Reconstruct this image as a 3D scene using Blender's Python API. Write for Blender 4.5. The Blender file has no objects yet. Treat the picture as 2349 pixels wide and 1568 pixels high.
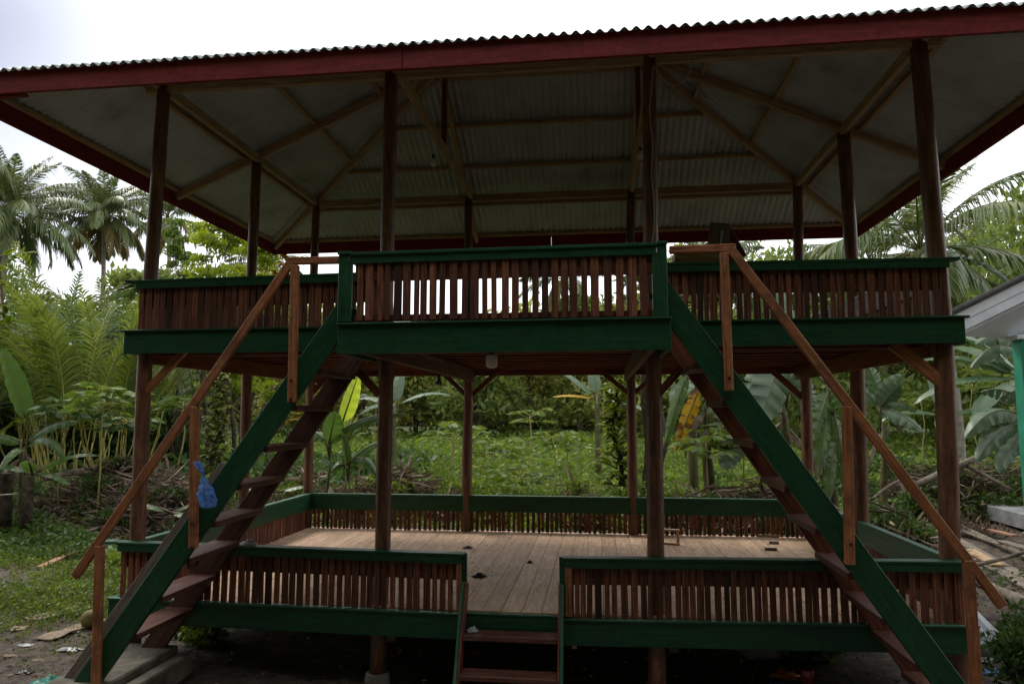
import bpy, math, random
import numpy as np
from mathutils import Vector, Matrix, noise as mnoise
R = math.radians
rng = np.random.default_rng(7)
random.seed(7)
scene = bpy.context.scene

# ---------------------------------------------------------------- camera, sky, sun, exposure
CAM = np.array([3.611, -5.235, 1.405]); YAW, PITCH, FPX = 7.008, 5.842, 1607.7
cam = bpy.data.cameras.new('camera'); cam_o = bpy.data.objects.new('camera', cam)
scene.collection.objects.link(cam_o)
cam_o.location = CAM; cam_o.rotation_euler = (R(90 + PITCH), 0, R(YAW))
cam.sensor_width = 36; cam.lens = FPX / 2349 * 36; cam.clip_start = .05; cam.clip_end = 1500
scene.camera = cam_o

SUN_EL, SUN_AZ = 56, 55          # azimuth measured from +y towards -x : behind and left of the house
world = bpy.data.worlds.new('World'); scene.world = world; world.use_nodes = True
wn = world.node_tree; wn.nodes.clear()
def N(t, kind, **k):
    n = t.nodes.new(kind)
    for a, b in k.items():
        if hasattr(n, a): setattr(n, a, b)
    return n
sky = N(wn, 'ShaderNodeTexSky', sky_type='NISHITA', sun_disc=False)
sky.sun_elevation = R(SUN_EL); sky.sun_rotation = R(-SUN_AZ)
tc = N(wn, 'ShaderNodeTexCoord')
nz = N(wn, 'ShaderNodeTexNoise'); nz.inputs['Scale'].default_value = 2.2; nz.inputs['Detail'].default_value = 5
wn.links.new(tc.outputs['Generated'], nz.inputs['Vector'])
# a grey-blue thin patch in the cloud deck, off to the left
dist = N(wn, 'ShaderNodeVectorMath', operation='DISTANCE')
dist.inputs[1].default_value = (-.70, .62, .42)
wn.links.new(tc.outputs['Generated'], dist.inputs[0])
add = N(wn, 'ShaderNodeMath', operation='MULTIPLY_ADD'); add.inputs[1].default_value = .30
wn.links.new(nz.outputs['Fac'], add.inputs[0]); wn.links.new(dist.outputs['Value'], add.inputs[2])
ramp = N(wn, 'ShaderNodeValToRGB')
ramp.color_ramp.elements[0].position = .20; ramp.color_ramp.elements[0].color = (.0, .0, .0, 1)
ramp.color_ramp.elements[1].position = .50; ramp.color_ramp.elements[1].color = (1, 1, 1, 1)
wn.links.new(add.outputs[0], ramp.inputs['Fac'])
cl = N(wn, 'ShaderNodeMix', data_type='RGBA'); cl.inputs['A'].default_value = (4.5, 4.8, 6.0, 1); cl.inputs['B'].default_value = (13.0, 13.4, 13.8, 1)
wn.links.new(ramp.outputs['Color'], cl.inputs['Factor'])
mx = N(wn, 'ShaderNodeMix', data_type='RGBA'); mx.inputs['Factor'].default_value = .92
wn.links.new(sky.outputs['Color'], mx.inputs['A']); wn.links.new(cl.outputs['Result'], mx.inputs['B'])
bg = N(wn, 'ShaderNodeBackground'); bg.inputs['Strength'].default_value = .1
wo = N(wn, 'ShaderNodeOutputWorld')
wn.links.new(mx.outputs['Result'], bg.inputs['Color']); wn.links.new(bg.outputs[0], wo.inputs[0])

sun = bpy.data.lights.new('sun', 'SUN'); sun.energy = 1.5; sun.angle = R(18); sun.color = (1, .95, .86)
sun_o = bpy.data.objects.new('sun', sun); scene.collection.objects.link(sun_o)
sd = Vector((-math.sin(R(SUN_AZ)) * math.cos(R(SUN_EL)), math.cos(R(SUN_AZ)) * math.cos(R(SUN_EL)), math.sin(R(SUN_EL))))
sun_o.rotation_euler = sd.to_track_quat('Z', 'Y').to_euler(); sun_o.location = sd * 60
vs = scene.view_settings; vs.view_transform = 'Standard'; vs.look = 'None'; vs.exposure = .45; vs.gamma = 1
scene.cycles.max_bounces = 10; scene.cycles.volume_bounces = 4; scene.cycles.transparent_max_bounces = 16

# ---------------------------------------------------------------- measuring helper: a sight line of the photo met with a plane of the place
_y, _t = R(YAW), R(PITCH)
FW = np.array([-math.sin(_y) * math.cos(_t), math.cos(_y) * math.cos(_t), math.sin(_t)])
RT = np.array([math.cos(_y), math.sin(_y), 0.]); UP = np.cross(RT, FW)
def at(u, v, x=None, y=None, z=None):
    d = FW * FPX + RT * (u - 1174.5) + UP * (784 - v)
    i, val = (0, x) if x is not None else (1, y) if y is not None else (2, z)
    return Vector(CAM + d * (val - CAM[i]) / d[i])
G = -.56                                                    # ground level at the house; the lower deck is z = 0

# ---------------------------------------------------------------- materials
MATS = {}
def new_mat(name):
    m = bpy.data.materials.new(name); m.use_nodes = True
    t = m.node_tree; t.nodes.clear(); MATS[name] = m
    return m, t
def ramp_node(t, stops):
    r = N(t, 'ShaderNodeValToRGB'); cr = r.color_ramp
    while len(cr.elements) < len(stops): cr.elements.new(.5)
    for e, (p, c) in zip(cr.elements, stops): e.position = p; e.color = (*c, 1)
    return r
def mixc(t, a, b, fac, mode='MIX'):
    m = N(t, 'ShaderNodeMix', data_type='RGBA', blend_type=mode)
    for s, v in (('A', a), ('B', b), ('Factor', fac)):
        if hasattr(v, 'is_output') or hasattr(v, 'links'): t.links.new(v, m.inputs[s])
        else: m.inputs[s].default_value = v if s == 'Factor' else (*v, 1)
    return m.outputs['Result']
def wood(name, c0, c1, c2, rough=.55, grain=1., wear=None, spec=.35, bump=.25, isl=(.62, 1.35), chips=None):
    """streaky timber; grain follows the board's own length (UV: u along, v across)"""
    m, t = new_mat(name); L = t.links
    uv = N(t, 'ShaderNodeUVMap'); mp = N(t, 'ShaderNodeMapping')
    mp.inputs['Scale'].default_value = (2.2, 34 * grain, 1); L.new(uv.outputs[0], mp.inputs[0])
    n1 = N(t, 'ShaderNodeTexNoise'); n1.inputs['Scale'].default_value = 1.6; n1.inputs['Detail'].default_value = 6; n1.inputs['Distortion'].default_value = .6
    L.new(mp.outputs[0], n1.inputs['Vector'])
    r = ramp_node(t, [(.28, c0), (.5, c1), (.75, c2)]); L.new(n1.outputs['Fac'], r.inputs['Fac'])
    geo = N(t, 'ShaderNodeNewGeometry')
    mr = N(t, 'ShaderNodeMapRange'); mr.inputs['To Min'].default_value = isl[0]; mr.inputs['To Max'].default_value = isl[1]
    L.new(geo.outputs['Random Per Island'], mr.inputs['Value'])
    hsv = N(t, 'ShaderNodeHueSaturation'); L.new(r.outputs['Color'], hsv.inputs['Color']); L.new(mr.outputs[0], hsv.inputs['Value'])
    col = hsv.outputs['Color']
    n2 = N(t, 'ShaderNodeTexNoise'); n2.inputs['Scale'].default_value = 3.1; n2.inputs['Detail'].default_value = 7; n2.inputs['Roughness'].default_value = .68
    L.new(N(t, 'ShaderNodeTexCoord').outputs['Object'], n2.inputs['Vector'])
    if wear:
        wr = ramp_node(t, [(.56, (0, 0, 0)), (.68, (1, 1, 1))]); L.new(n2.outputs['Fac'], wr.inputs['Fac'])
        col = mixc(t, col, wear, wr.outputs['Color'])
    if chips:
        n3 = N(t, 'ShaderNodeTexNoise'); n3.inputs['Scale'].default_value = 23; n3.inputs['Detail'].default_value = 8; n3.inputs['Roughness'].default_value = .75
        L.new(N(t, 'ShaderNodeTexCoord').outputs['Object'], n3.inputs['Vector'])
        cr_ = ramp_node(t, [(.655, (0, 0, 0)), (.69, (1, 1, 1))]); L.new(n3.outputs['Fac'], cr_.inputs['Fac']); col = mixc(t, col, chips, cr_.outputs['Color'])
        dr_ = ramp_node(t, [(.30, (.62, .62, .62)), (.60, (1.15, 1.15, 1.15))]); L.new(n3.outputs['Fac'], dr_.inputs['Fac']); col = mixc(t, col, dr_.outputs['Color'], .9, 'MULTIPLY')
    # knots
    vo = N(t, 'ShaderNodeTexVoronoi'); vo.inputs['Scale'].default_value = 1
    mp2 = N(t, 'ShaderNodeMapping'); mp2.inputs['Scale'].default_value = (1.7, 9, 1); L.new(uv.outputs[0], mp2.inputs[0]); L.new(mp2.outputs[0], vo.inputs['Vector'])
    kr = ramp_node(t, [(.035, (.35, .3, .28)), (.11, (1, 1, 1))]); L.new(vo.outputs['Distance'], kr.inputs['Fac'])
    col = mixc(t, col, kr.outputs['Color'], .8, 'MULTIPLY')
    b = N(t, 'ShaderNodeBsdfPrincipled'); L.new(col, b.inputs['Base Color'])
    rr = N(t, 'ShaderNodeMapRange'); rr.inputs['To Min'].default_value = rough - .15; rr.inputs['To Max'].default_value = rough + .2
    L.new(n2.outputs['Fac'], rr.inputs['Value']); L.new(rr.outputs[0], b.inputs['Roughness'])
    b.inputs['Specular IOR Level'].default_value = spec
    bp = N(t, 'ShaderNodeBump'); bp.inputs['Strength'].default_value = bump; bp.inputs['Distance'].default_value = .004
    L.new(n1.outputs['Fac'], bp.inputs['Height']); L.new(bp.outputs[0], b.inputs['Normal'])
    o = N(t, 'ShaderNodeOutputMaterial'); L.new(b.outputs[0], o.inputs[0]); return m
def simple(name, stops, scale=4., rough=.8, spec=.25, bump=.3, detail=6, metal=0., dist=.02, trans=0., coat=0.):
    m, t = new_mat(name); L = t.links
    n1 = N(t, 'ShaderNodeTexNoise'); n1.inputs['Scale'].default_value = scale; n1.inputs['Detail'].default_value = detail; n1.inputs['Roughness'].default_value = .62
    L.new(N(t, 'ShaderNodeTexCoord').outputs['Object'], n1.inputs['Vector'])
    r = ramp_node(t, stops); L.new(n1.outputs['Fac'], r.inputs['Fac'])
    b = N(t, 'ShaderNodeBsdfPrincipled'); L.new(r.outputs['Color'], b.inputs['Base Color'])
    b.inputs['Roughness'].default_value = rough; b.inputs['Specular IOR Level'].default_value = spec; b.inputs['Metallic'].default_value = metal
    b.inputs['Transmission Weight'].default_value = trans; b.inputs['Coat Weight'].default_value = coat
    bp = N(t, 'ShaderNodeBump'); bp.inputs['Strength'].default_value = bump; bp.inputs['Distance'].default_value = dist
    L.new(n1.outputs['Fac'], bp.inputs['Height']); L.new(bp.outputs[0], b.inputs['Normal'])
    o = N(t, 'ShaderNodeOutputMaterial'); L.new(b.outputs[0], o.inputs[0]); return m
def leafm(name, stops, trans=.35, rough=.5, big=.35, spec=.3):
    """foliage: every leaf its own tone, a slow drift of tone through the crown, light passing through"""
    m, t = new_mat(name); L = t.links
    geo = N(t, 'ShaderNodeNewGeometry')
    n1 = N(t, 'ShaderNodeTexNoise'); n1.inputs['Scale'].default_value = big * 4; n1.inputs['Detail'].default_value = 3
    L.new(N(t, 'ShaderNodeTexCoord').outputs['Object'], n1.inputs['Vector'])
    a = N(t, 'ShaderNodeMath', operation='MULTIPLY_ADD'); a.inputs[1].default_value = .45
    s = N(t, 'ShaderNodeMath', operation='MULTIPLY'); s.inputs[1].default_value = .62
    L.new(n1.outputs['Fac'], s.inputs[0]); L.new(geo.outputs['Random Per Island'], a.inputs[0]); L.new(s.outputs[0], a.inputs[2])
    r = ramp_node(t, stops); L.new(a.outputs[0], r.inputs['Fac'])
    b = N(t, 'ShaderNodeBsdfPrincipled'); L.new(r.outputs['Color'], b.inputs['Base Color'])
    b.inputs['Roughness'].default_value = rough; b.inputs['Specular IOR Level'].default_value = spec
    tr = N(t, 'ShaderNodeBsdfTranslucent')
    hs = N(t, 'ShaderNodeHueSaturation'); hs.inputs['Hue'].default_value = .485; hs.inputs['Saturation'].default_value = 1.1; hs.inputs['Value'].default_value = 1.7
    L.new(r.outputs['Color'], hs.inputs['Color']); L.new(hs.outputs[0], tr.inputs['Color'])
    mx = N(t, 'ShaderNodeMixShader'); mx.inputs[0].default_value = trans
    L.new(b.outputs[0], mx.inputs[1]); L.new(tr.outputs[0], mx.inputs[2])
    o = N(t, 'ShaderNodeOutputMaterial'); L.new(mx.outputs[0], o.inputs[0]); return m

W_stain = wood('stained_wood', (.040, .011, .006), (.12, .034, .016), (.22, .070, .032), .5)
W_stain_shade = wood('stained_wood_shaded', (.02, .008, .005), (.06, .022, .012), (.11, .042, .024), .55)  # left inner stringer: its shade is put into a darker wood colour
W_slat = wood('slat_wood', (.032, .011, .006), (.115, .037, .018), (.22, .085, .042), .55, grain=1.4, isl=(.38, 1.8), chips=(.03, .014, .01))
W_rail = wood('rail_wood', (.13, .045, .018), (.27, .096, .038), (.40, .17, .080), .5, wear=(.17, .07, .035), chips=(.09, .04, .022), grain=1.2)
W_post = wood('post_wood', (.07, .026, .013), (.16, .066, .034), (.28, .13, .07), .42, grain=.5, spec=.45, chips=(.05, .022, .014), wear=(.14, .065, .04))
W_raw = wood('raw_timber', (.20, .12, .06), (.34, .23, .13), (.48, .35, .21), .65)
W_beam = wood('brown_beam', (.05, .03, .02), (.11, .065, .042), (.17, .11, .07), .7)
W_deck = wood('deck_boards', (.44, .275, .175), (.55, .37, .245), (.66, .475, .335), .7, grain=.5, wear=(.40, .29, .21), spec=.2, isl=(.84, 1.12), chips=(.30, .21, .15))
W_tread = wood('tread_wood', (.04, .014, .010), (.085, .030, .020), (.16, .07, .05), .55, wear=(.17, .11, .085))
W_old = wood('old_plank', (.07, .055, .045), (.15, .12, .095), (.25, .205, .165), .85, wear=(.10, .09, .07))
W_redplank = wood('reddish_plank', (.16, .07, .045), (.28, .14, .09), (.36, .22, .15), .8, wear=(.2, .19, .15))
P_green = wood('green_paint', (.005, .036, .013), (.007, .052, .019), (.011, .070, .027), .42, wear=(.010, .052, .022), spec=.4, bump=.3, grain=.8, chips=(.05, .06, .035), isl=(.75, 1.25))
P_greenlt = wood('green_paint_worn', (.012, .065, .030), (.024, .095, .048), (.055, .14, .085), .45, wear=(.075, .13, .085), spec=.4, bump=.3, grain=.8, chips=(.11, .10, .07), isl=(.8, 1.2))
P_red = wood('red_paint', (.12, .010, .012), (.18, .016, .018), (.24, .026, .028), .5, spec=.25, bump=.3, chips=(.10, .04, .03), isl=(.8, 1.2), grain=.5)
M_tin = simple('galvanised_sheet', [(.28, (.33, .34, .32)), (.42, (.45, .50, .50)), (.6, (.54, .60, .60)), (.75, (.60, .66, .66))], 2.2, .42, .5, .05)
M_conc = simple('concrete', [(.3, (.075, .065, .05)), (.5, (.14, .125, .10)), (.7, (.25, .23, .19))], 4.5, .9, .2, .5)
M_bolt = simple('dark_iron', [(.3, (.02, .018, .016)), (.7, (.06, .05, .045))], 30, .5, .5, .2, metal=.7)
M_wire = simple('pale_cable', [(.3, (.35, .32, .28)), (.7, (.5, .47, .42))], 10, .6, .3, 0)
M_bulb = simple('milky_glass', [(.3, (.8, .8, .78)), (.7, (.86, .86, .84))], 6, .35, .5, 0)
M_bulbdk = simple('dusty_glass', [(.3, (.10, .08, .07)), (.7, (.2, .17, .15))], 6, .3, .5, 0)
M_bark = simple('bark', [(.3, (.06, .045, .035)), (.5, (.13, .10, .08)), (.75, (.24, .20, .16))], 9, .9, .15, .8)
M_log = simple('peeled_log', [(.3, (.09, .07, .055)), (.5, (.17, .14, .11)), (.75, (.28, .24, .19))], 9, .9, .15, .8)
M_palmbark = simple('palm_bark', [(.3, (.16, .13, .11)), (.5, (.28, .24, .20)), (.75, (.42, .38, .33))], 6, .9, .15, .8)
M_darkbark = simple('mossy_bark', [(.3, (.015, .015, .010)), (.5, (.05, .04, .025)), (.72, (.10, .085, .055))], 12, .95, .1, .9)
M_cane = simple('cane', [(.3, (.22, .20, .05)), (.5, (.38, .33, .09)), (.75, (.5, .42, .16))], 5, .55, .3, .1)
M_rib = simple('frond_rib', [(.3, (.09, .10, .03)), (.7, (.17, .17, .06))], 5, .5, .3, .1)
M_banstem = simple('banana_stem', [(.3, (.045, .06, .018)), (.45, (.10, .11, .035)), (.6, (.09, .055, .028)), (.75, (.05, .03, .02))], 5, .5, .35, .2)
M_dry = leafm('dry_fronds', [(.2, (.045, .03, .02)), (.45, (.13, .09, .06)), (.7, (.25, .18, .13)), (.9, (.38, .3, .23))], .12, .8)
M_straw = leafm('straw', [(.2, (.16, .10, .04)), (.5, (.30, .20, .09)), (.9, (.42, .32, .18))], .3, .8)
L_forest = leafm('forest_leaves', [(.1, (0.0528, 0.0759, 0.0304)), (.35, (0.0924, 0.1357, 0.038)), (.6, (0.1464, 0.1989, 0.0475)), (.9, (0.2424, 0.2737, 0.0646))], .4)
L_forest2 = leafm('forest_leaves_pale', [(.1, (0.0832, 0.1049, 0.0362)), (.35, (0.1534, 0.1873, 0.0475)), (.6, (0.2236, 0.2477, 0.0581)), (.9, (0.3406, 0.3245, 0.0783))], .35)
L_lime = leafm('lime_leaves', [(.1, (.09, .14, .015)), (.4, (.16, .23, .025)), (.7, (.24, .30, .035)), (.95, (.36, .30, .06))], .5)
L_amber = leafm('amber_leaves', [(.1, (.10, .12, .015)), (.4, (.22, .20, .03)), (.7, (.40, .24, .04)), (.95, (.5, .28, .06))], .42)
L_coco = leafm('coconut_leaflets', [(.1, (0.0544, 0.0776, 0.0284)), (.4, (0.0801, 0.1148, 0.0344)), (.7, (0.1249, 0.1582, 0.0455)), (.95, (0.2019, 0.2079, 0.0641))], .22, .36, spec=.55)
L_coco_dry = leafm('coconut_leaflets_dry', [(.1, (.07, .08, .025)), (.4, (.15, .13, .045)), (.7, (.24, .17, .06)), (.95, (.32, .20, .08))], .3)
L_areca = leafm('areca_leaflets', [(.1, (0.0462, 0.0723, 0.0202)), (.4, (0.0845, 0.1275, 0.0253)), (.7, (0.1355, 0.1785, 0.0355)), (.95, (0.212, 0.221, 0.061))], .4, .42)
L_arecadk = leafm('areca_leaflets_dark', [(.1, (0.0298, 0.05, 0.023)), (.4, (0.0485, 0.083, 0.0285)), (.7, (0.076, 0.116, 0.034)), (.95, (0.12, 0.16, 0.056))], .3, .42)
L_banana = leafm('banana_leaf', [(.1, (0.042, 0.0855, 0.0224)), (.5, (0.069, 0.1305, 0.0278)), (.9, (0.105, 0.171, 0.0395))], .38, .35, spec=.5)
L_bananablue = leafm('banana_leaf_waxy', [(.1, (0.0415, 0.075, 0.0338)), (.5, (0.064, 0.1125, 0.0488)), (.9, (0.109, 0.1575, 0.075))], .25, .35, spec=.6)
L_bananalit = leafm('banana_leaf_backlit', [(.1, (.26, .36, .05)), (.5, (.33, .43, .07)), (.9, (.42, .50, .10))], .6, .35)  # backlit glow of one leaf put into its bright colour
L_yellow = leafm('banana_leaf_yellow', [(.1, (.06, .03, .015)), (.36, (.14, .07, .02)), (.48, (.44, .26, .02)), (.9, (.60, .38, .03))], .4, .5, big=2.)
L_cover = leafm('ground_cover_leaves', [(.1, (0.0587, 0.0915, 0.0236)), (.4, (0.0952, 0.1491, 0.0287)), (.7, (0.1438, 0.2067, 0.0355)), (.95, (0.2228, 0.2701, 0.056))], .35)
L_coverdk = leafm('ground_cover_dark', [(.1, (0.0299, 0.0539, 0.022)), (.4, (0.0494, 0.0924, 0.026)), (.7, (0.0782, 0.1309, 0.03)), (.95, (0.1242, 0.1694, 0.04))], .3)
L_grass = leafm('grass_blades', [(.1, (0.0588, 0.0851, 0.0232)), (.4, (0.0974, 0.1301, 0.0274)), (.7, (0.1457, 0.1752, 0.0398)), (.95, (0.2617, 0.2203, 0.0853))], .35)
def plastic(name, c, tr=.5, clear=.2):
    m, t = new_mat(name); L = t.links
    b = N(t, 'ShaderNodeBsdfPrincipled'); b.inputs['Base Color'].default_value = (*c, 1); b.inputs['Roughness'].default_value = .25
    n1 = N(t, 'ShaderNodeTexNoise'); n1.inputs['Scale'].default_value = 28; n1.inputs['Detail'].default_value = 4
    L.new(N(t, 'ShaderNodeTexCoord').outputs['Object'], n1.inputs['Vector'])
    bp = N(t, 'ShaderNodeBump'); bp.inputs['Strength'].default_value = .6; bp.inputs['Distance'].default_value = .01; L.new(n1.outputs['Fac'], bp.inputs['Height']); L.new(bp.outputs[0], b.inputs['Normal'])
    tl = N(t, 'ShaderNodeBsdfTranslucent'); tl.inputs['Color'].default_value = (*c, 1)
    tp = N(t, 'ShaderNodeBsdfTransparent')
    m1 = N(t, 'ShaderNodeMixShader'); m1.inputs[0].default_value = tr; L.new(b.outputs[0], m1.inputs[1]); L.new(tl.outputs[0], m1.inputs[2])
    m2 = N(t, 'ShaderNodeMixShader'); m2.inputs[0].default_value = clear; L.new(m1.outputs[0], m2.inputs[1]); L.new(tp.outputs[0], m2.inputs[2])
    o = N(t, 'ShaderNodeOutputMaterial'); L.new(m2.outputs[0], o.inputs[0]); return m
PL_blue = plastic('blue_plastic', (.17, .36, .78), .5, .36); PL_white = plastic('white_plastic', (.55, .56, .55), .3); PL_teal = plastic('teal_plastic', (.05, .33, .24), .4)
PL_red = plastic('red_plastic', (.30, .03, .03), .1, .0); PL_orange = plastic('orange_plastic', (.5, .13, .04), .2); PL_black = plastic('black_plastic', (.02, .02, .025), .1)
PL_card = simple('cardboard', [(.3, (.20, .14, .10)), (.6, (.30, .23, .17)), (.8, (.36, .28, .22))], 7, .9, .15, .4)
M_husk = simple('coconut_husk', [(.3, (.12, .09, .03)), (.6, (.24, .19, .07)), (.8, (.32, .26, .12))], 8, .7, .2, .5)
M_white = simple('white_house_paint', [(.3, (.66, .69, .74)), (.55, (.80, .82, .86)), (.75, (.84, .86, .90))], 4, .6, .3, .05)
M_mint = simple('mint_paint', [(.3, (.014, .17, .095)), (.7, (.03, .25, .15))], 3, .6, .3, .05)
M_brick = simple('brick', [(.3, (.20, .07, .045)), (.7, (.32, .13, .09))], 9, .9, .2, .5)

# ---------------------------------------------------------------- object helpers
def link(o): scene.collection.objects.link(o); return o
def tag(o, label=None, cat=None, group=None, kind=None):
    if label: o['label'] = label
    if cat: o['category'] = cat
    if group: o['group'] = group
    if kind: o['kind'] = kind
    return o
def empty(name, loc=(0, 0, 0), label=None, cat=None, group=None, kind=None):
    o = bpy.data.objects.new(name, None); o.empty_display_size = .2; o.location = loc; link(o)
    return tag(o, label, cat, group, kind)
def setparent(o, p):
    o.parent = p
    # keep world placement: mesh data is in world coordinates while the parents are translated empties
    loc = Vector((0, 0, 0)); q = p
    while q is not None: loc += q.location; q = q.parent
    o.location = o.location - loc
class MB:
    def __init__(s): s.v = []; s.f = []; s.uv = []; s.sm = []
    def quad_strip(s, rings, closed=True, cap=True, smooth=True, ulen=None):
        off = random.random() * 20; base = len(s.v); n = len(rings[0])
        us = [0.]
        for a, b in zip(rings, rings[1:]): us.append(us[-1] + (Vector(b[0]) - Vector(a[0])).length)
        per = sum((Vector(rings[0][i]) - Vector(rings[0][(i + 1) % n])).length for i in range(n))
        for r in rings: s.v += [tuple(p) for p in r]
        m = n if closed else n - 1
        for i in range(len(rings) - 1):
            for j in range(m):
                k = (j + 1) % n
                s.f.append((base + i * n + j, base + i * n + k, base + (i + 1) * n + k, base + (i + 1) * n + j))
                v0, v1 = off + per * j / n, off + per * (j + 1) / n
                s.uv += [(us[i] + off, v0), (us[i] + off, v1), (us[i + 1] + off, v1), (us[i + 1] + off, v0)]; s.sm.append(smooth)
        if cap and closed:
            for r, rev in ((0, True), (len(rings) - 1, False)):
                f = [base + r * n + j for j in range(n)]
                if rev: f = f[::-1]
                s.f.append(tuple(f)); s.uv += [(off, off + .02 * math.sin(j)) for j in range(n)]; s.sm.append(False)
    def beam(s, a, b, w, h, up=(0, 0, 1), off=(0, 0)):
        """board from a to b, w across (sideways), h along up; off shifts the section (side, up)"""
        a, b = Vector(a), Vector(b); d = (b - a).normalized(); sd = d.cross(Vector(up))
        if sd.length < 1e-4: sd = d.cross(Vector((0, 1, 0)))
        sd.normalize(); u = sd.cross(d).normalized()
        c = sd * off[0] + u * off[1]
        P = [[p + c + sd * (i * w / 2) + u * (j * h / 2) for i, j in ((-1, -1), (1, -1), (1, 1), (-1, 1))] for p in (a, b)]
        base = len(s.v); L = (b - a).length; o1, o2 = random.random() * 20, random.random() * 20
        for r in P: s.v += [tuple(p) for p in r]
        for j in range(4):
            k = (j + 1) % 4; e = h if j % 2 else w; v0 = o2 + j * .37
            s.f.append((base + j, base + k, base + 4 + k, base + 4 + j)); s.uv += [(o1, v0), (o1, v0 + e), (o1 + L, v0 + e), (o1 + L, v0)]; s.sm.append(False)
        s.f.append((base + 3, base + 2, base + 1, base)); s.uv += [(o1, o2), (o1 + .01, o2), (o1 + .01, o2 + h), (o1, o2 + h)]; s.sm.append(False)
        s.f.append((base + 4, base + 5, base + 6, base + 7)); s.uv += [(o1, o2), (o1 + .01, o2), (o1 + .01, o2 + h), (o1, o2 + h)]; s.sm.append(False)
    def box(s, x0, x1, y0, y1, z0, z1):
        dx, dy, dz = x1 - x0, y1 - y0, z1 - z0
        if dx >= dy and dx >= dz: s.beam((x0, (y0 + y1) / 2, (z0 + z1) / 2), (x1, (y0 + y1) / 2, (z0 + z1) / 2), dy, dz)
        elif dy >= dz: s.beam(((x0 + x1) / 2, y0, (z0 + z1) / 2), ((x0 + x1) / 2, y1, (z0 + z1) / 2), dx, dz)
        else: s.beam(((x0 + x1) / 2, (y0 + y1) / 2, z0), ((x0 + x1) / 2, (y0 + y1) / 2, z1), dx, dy, (0, 1, 0))
    def tube(s, pts, rad, n=10, wob=0., cap=True):
        pts = [Vector(p) for p in pts]; rings = []
        for i, p in enumerate(pts):
            d = (pts[min(i + 1, len(pts) - 1)] - pts[max(i - 1, 0)]).normalized()
            a = d.cross(Vector((0.0, 1, 0)) if abs(d.y) < .9 else Vector((1, 0, 0))).normalized(); b = d.cross(a)
            r = rad[i] if hasattr(rad, '__len__') else rad
            rings.append([p + (a * math.cos(2 * math.pi * j / n) + b * math.sin(2 * math.pi * j / n)) * r * (1 + wob * mnoise.noise(Vector((math.cos(6.28 * j / n) * 1.3, math.sin(6.28 * j / n) * 1.3, i * .7 + p.x * 3)))) for j in range(n)])
        s.quad_strip(rings, True, cap)
    def build(s, name, mat, parent=None, bevel=0., smooth=None):
        me = bpy.data.meshes.new(name); me.from_pydata(s.v, [], s.f)
        ul = me.uv_layers.new(name='UVMap'); ul.data.foreach_set('uv', np.array(s.uv, np.float32).ravel())
        me.polygons.foreach_set('use_smooth', s.sm)
        me.materials.append(mat); me.update()
        o = link(bpy.data.objects.new(name, me))
        if parent is not None: setparent(o, parent)
        if bevel:
            m = o.modifiers.new('bevel', 'BEVEL'); m.width = bevel; m.segments = 1; m.limit_method = 'ANGLE'; m.harden_normals = False
        return o
def npmesh(name, V, F, mat, parent=None, smooth=False):
    V = np.asarray(V, np.float32).reshape(-1, 3); F = np.asarray(F, np.int32); k = F.shape[1]
    me = bpy.data.meshes.new(name); me.vertices.add(len(V)); me.vertices.foreach_set('co', V.ravel())
    me.loops.add(F.size); me.loops.foreach_set('vertex_index', F.ravel())
    me.polygons.add(len(F)); me.polygons.foreach_set('loop_start', np.arange(0, F.size, k, dtype=np.int32))
    if smooth: me.polygons.foreach_set('use_smooth', np.ones(len(F), bool))
    me.materials.append(mat); me.update(calc_edges=True); me.validate()
    o = link(bpy.data.objects.new(name, me))
    if parent is not None: setparent(o, parent)
    return o
def nrm(a): return a / (np.linalg.norm(a, axis=-1, keepdims=True) + 1e-9)
def merge(parts):
    Vs, Fs, n = [], [], 0
    for V, F in parts:
        Vs.append(V.reshape(-1, 3)); Fs.append(F + n); n += len(Vs[-1])
    return np.concatenate(Vs), np.concatenate(Fs)

# ---------------------------------------------------------------- ground
def gz(x, y):
    x = np.asarray(x, float); y = np.asarray(y, float)
    z = G + .035 * np.sin(x * 1.3 + 1) * np.cos(y * 1.1) + .02 * np.sin(x * 3.1 + y * 2.3) * np.cos(y * 2.7 - x)
    z = z + .034 * np.clip(y - 11, 0, 60) * (1 / (1 + np.clip(y - 30, 0, 99) * .02))
    # low bank that runs behind the house, higher on the left and right
    def hump(cx, cy, sx, sy, h, rot=0):
        c, s_ = math.cos(R(rot)), math.sin(R(rot)); a = (x - cx) * c + (y - cy) * s_; b = -(x - cx) * s_ + (y - cy) * c
        return h * np.exp(-(a / sx) ** 2 - (b / sy) ** 2)
    z = z + hump(-3.4, 6.6, 3.2, 1.0, .55, 8) + hump(1.8, 6.6, 2.2, .8, .30) + hump(9.5, 11.2, 3.6, 1.0, .55) + hump(4.6, 7.2, 1.7, .9, .3)
    z = z - hump(3.2, 1.6, 3.6, 2.0, .05)
    return z
def axis(lo, hi, near0, near1, fine, coarse):
    a = [near0]
    while a[-1] < near1: a.append(a[-1] + fine)
    b = [near0]; st = fine
    while b[-1] > lo: st = min(st * 1.25, coarse); b.append(b[-1] - st)
    st = fine
    while a[-1] < hi: st = min(st * 1.25, coarse); a.append(a[-1] + st)
    return np.array(b[:0:-1] + a)
gx = axis(-400, 400, -9, 14, .12, 40); gy = axis(-60, 700, -3, 14, .12, 40)
X, Y = np.meshgrid(gx, gy); Z = gz(X, Y)
near = (np.abs(X - 3) < 12) & (np.abs(Y - 5) < 10)
Z = Z + near * (np.sin(X * 11 + Y * 5) * np.sin(Y * 13 - X * 4) * .008 + rng.normal(0, .004, X.shape))
nx, ny = len(gx), len(gy); ii = np.arange(nx * ny).reshape(ny, nx)
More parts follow.
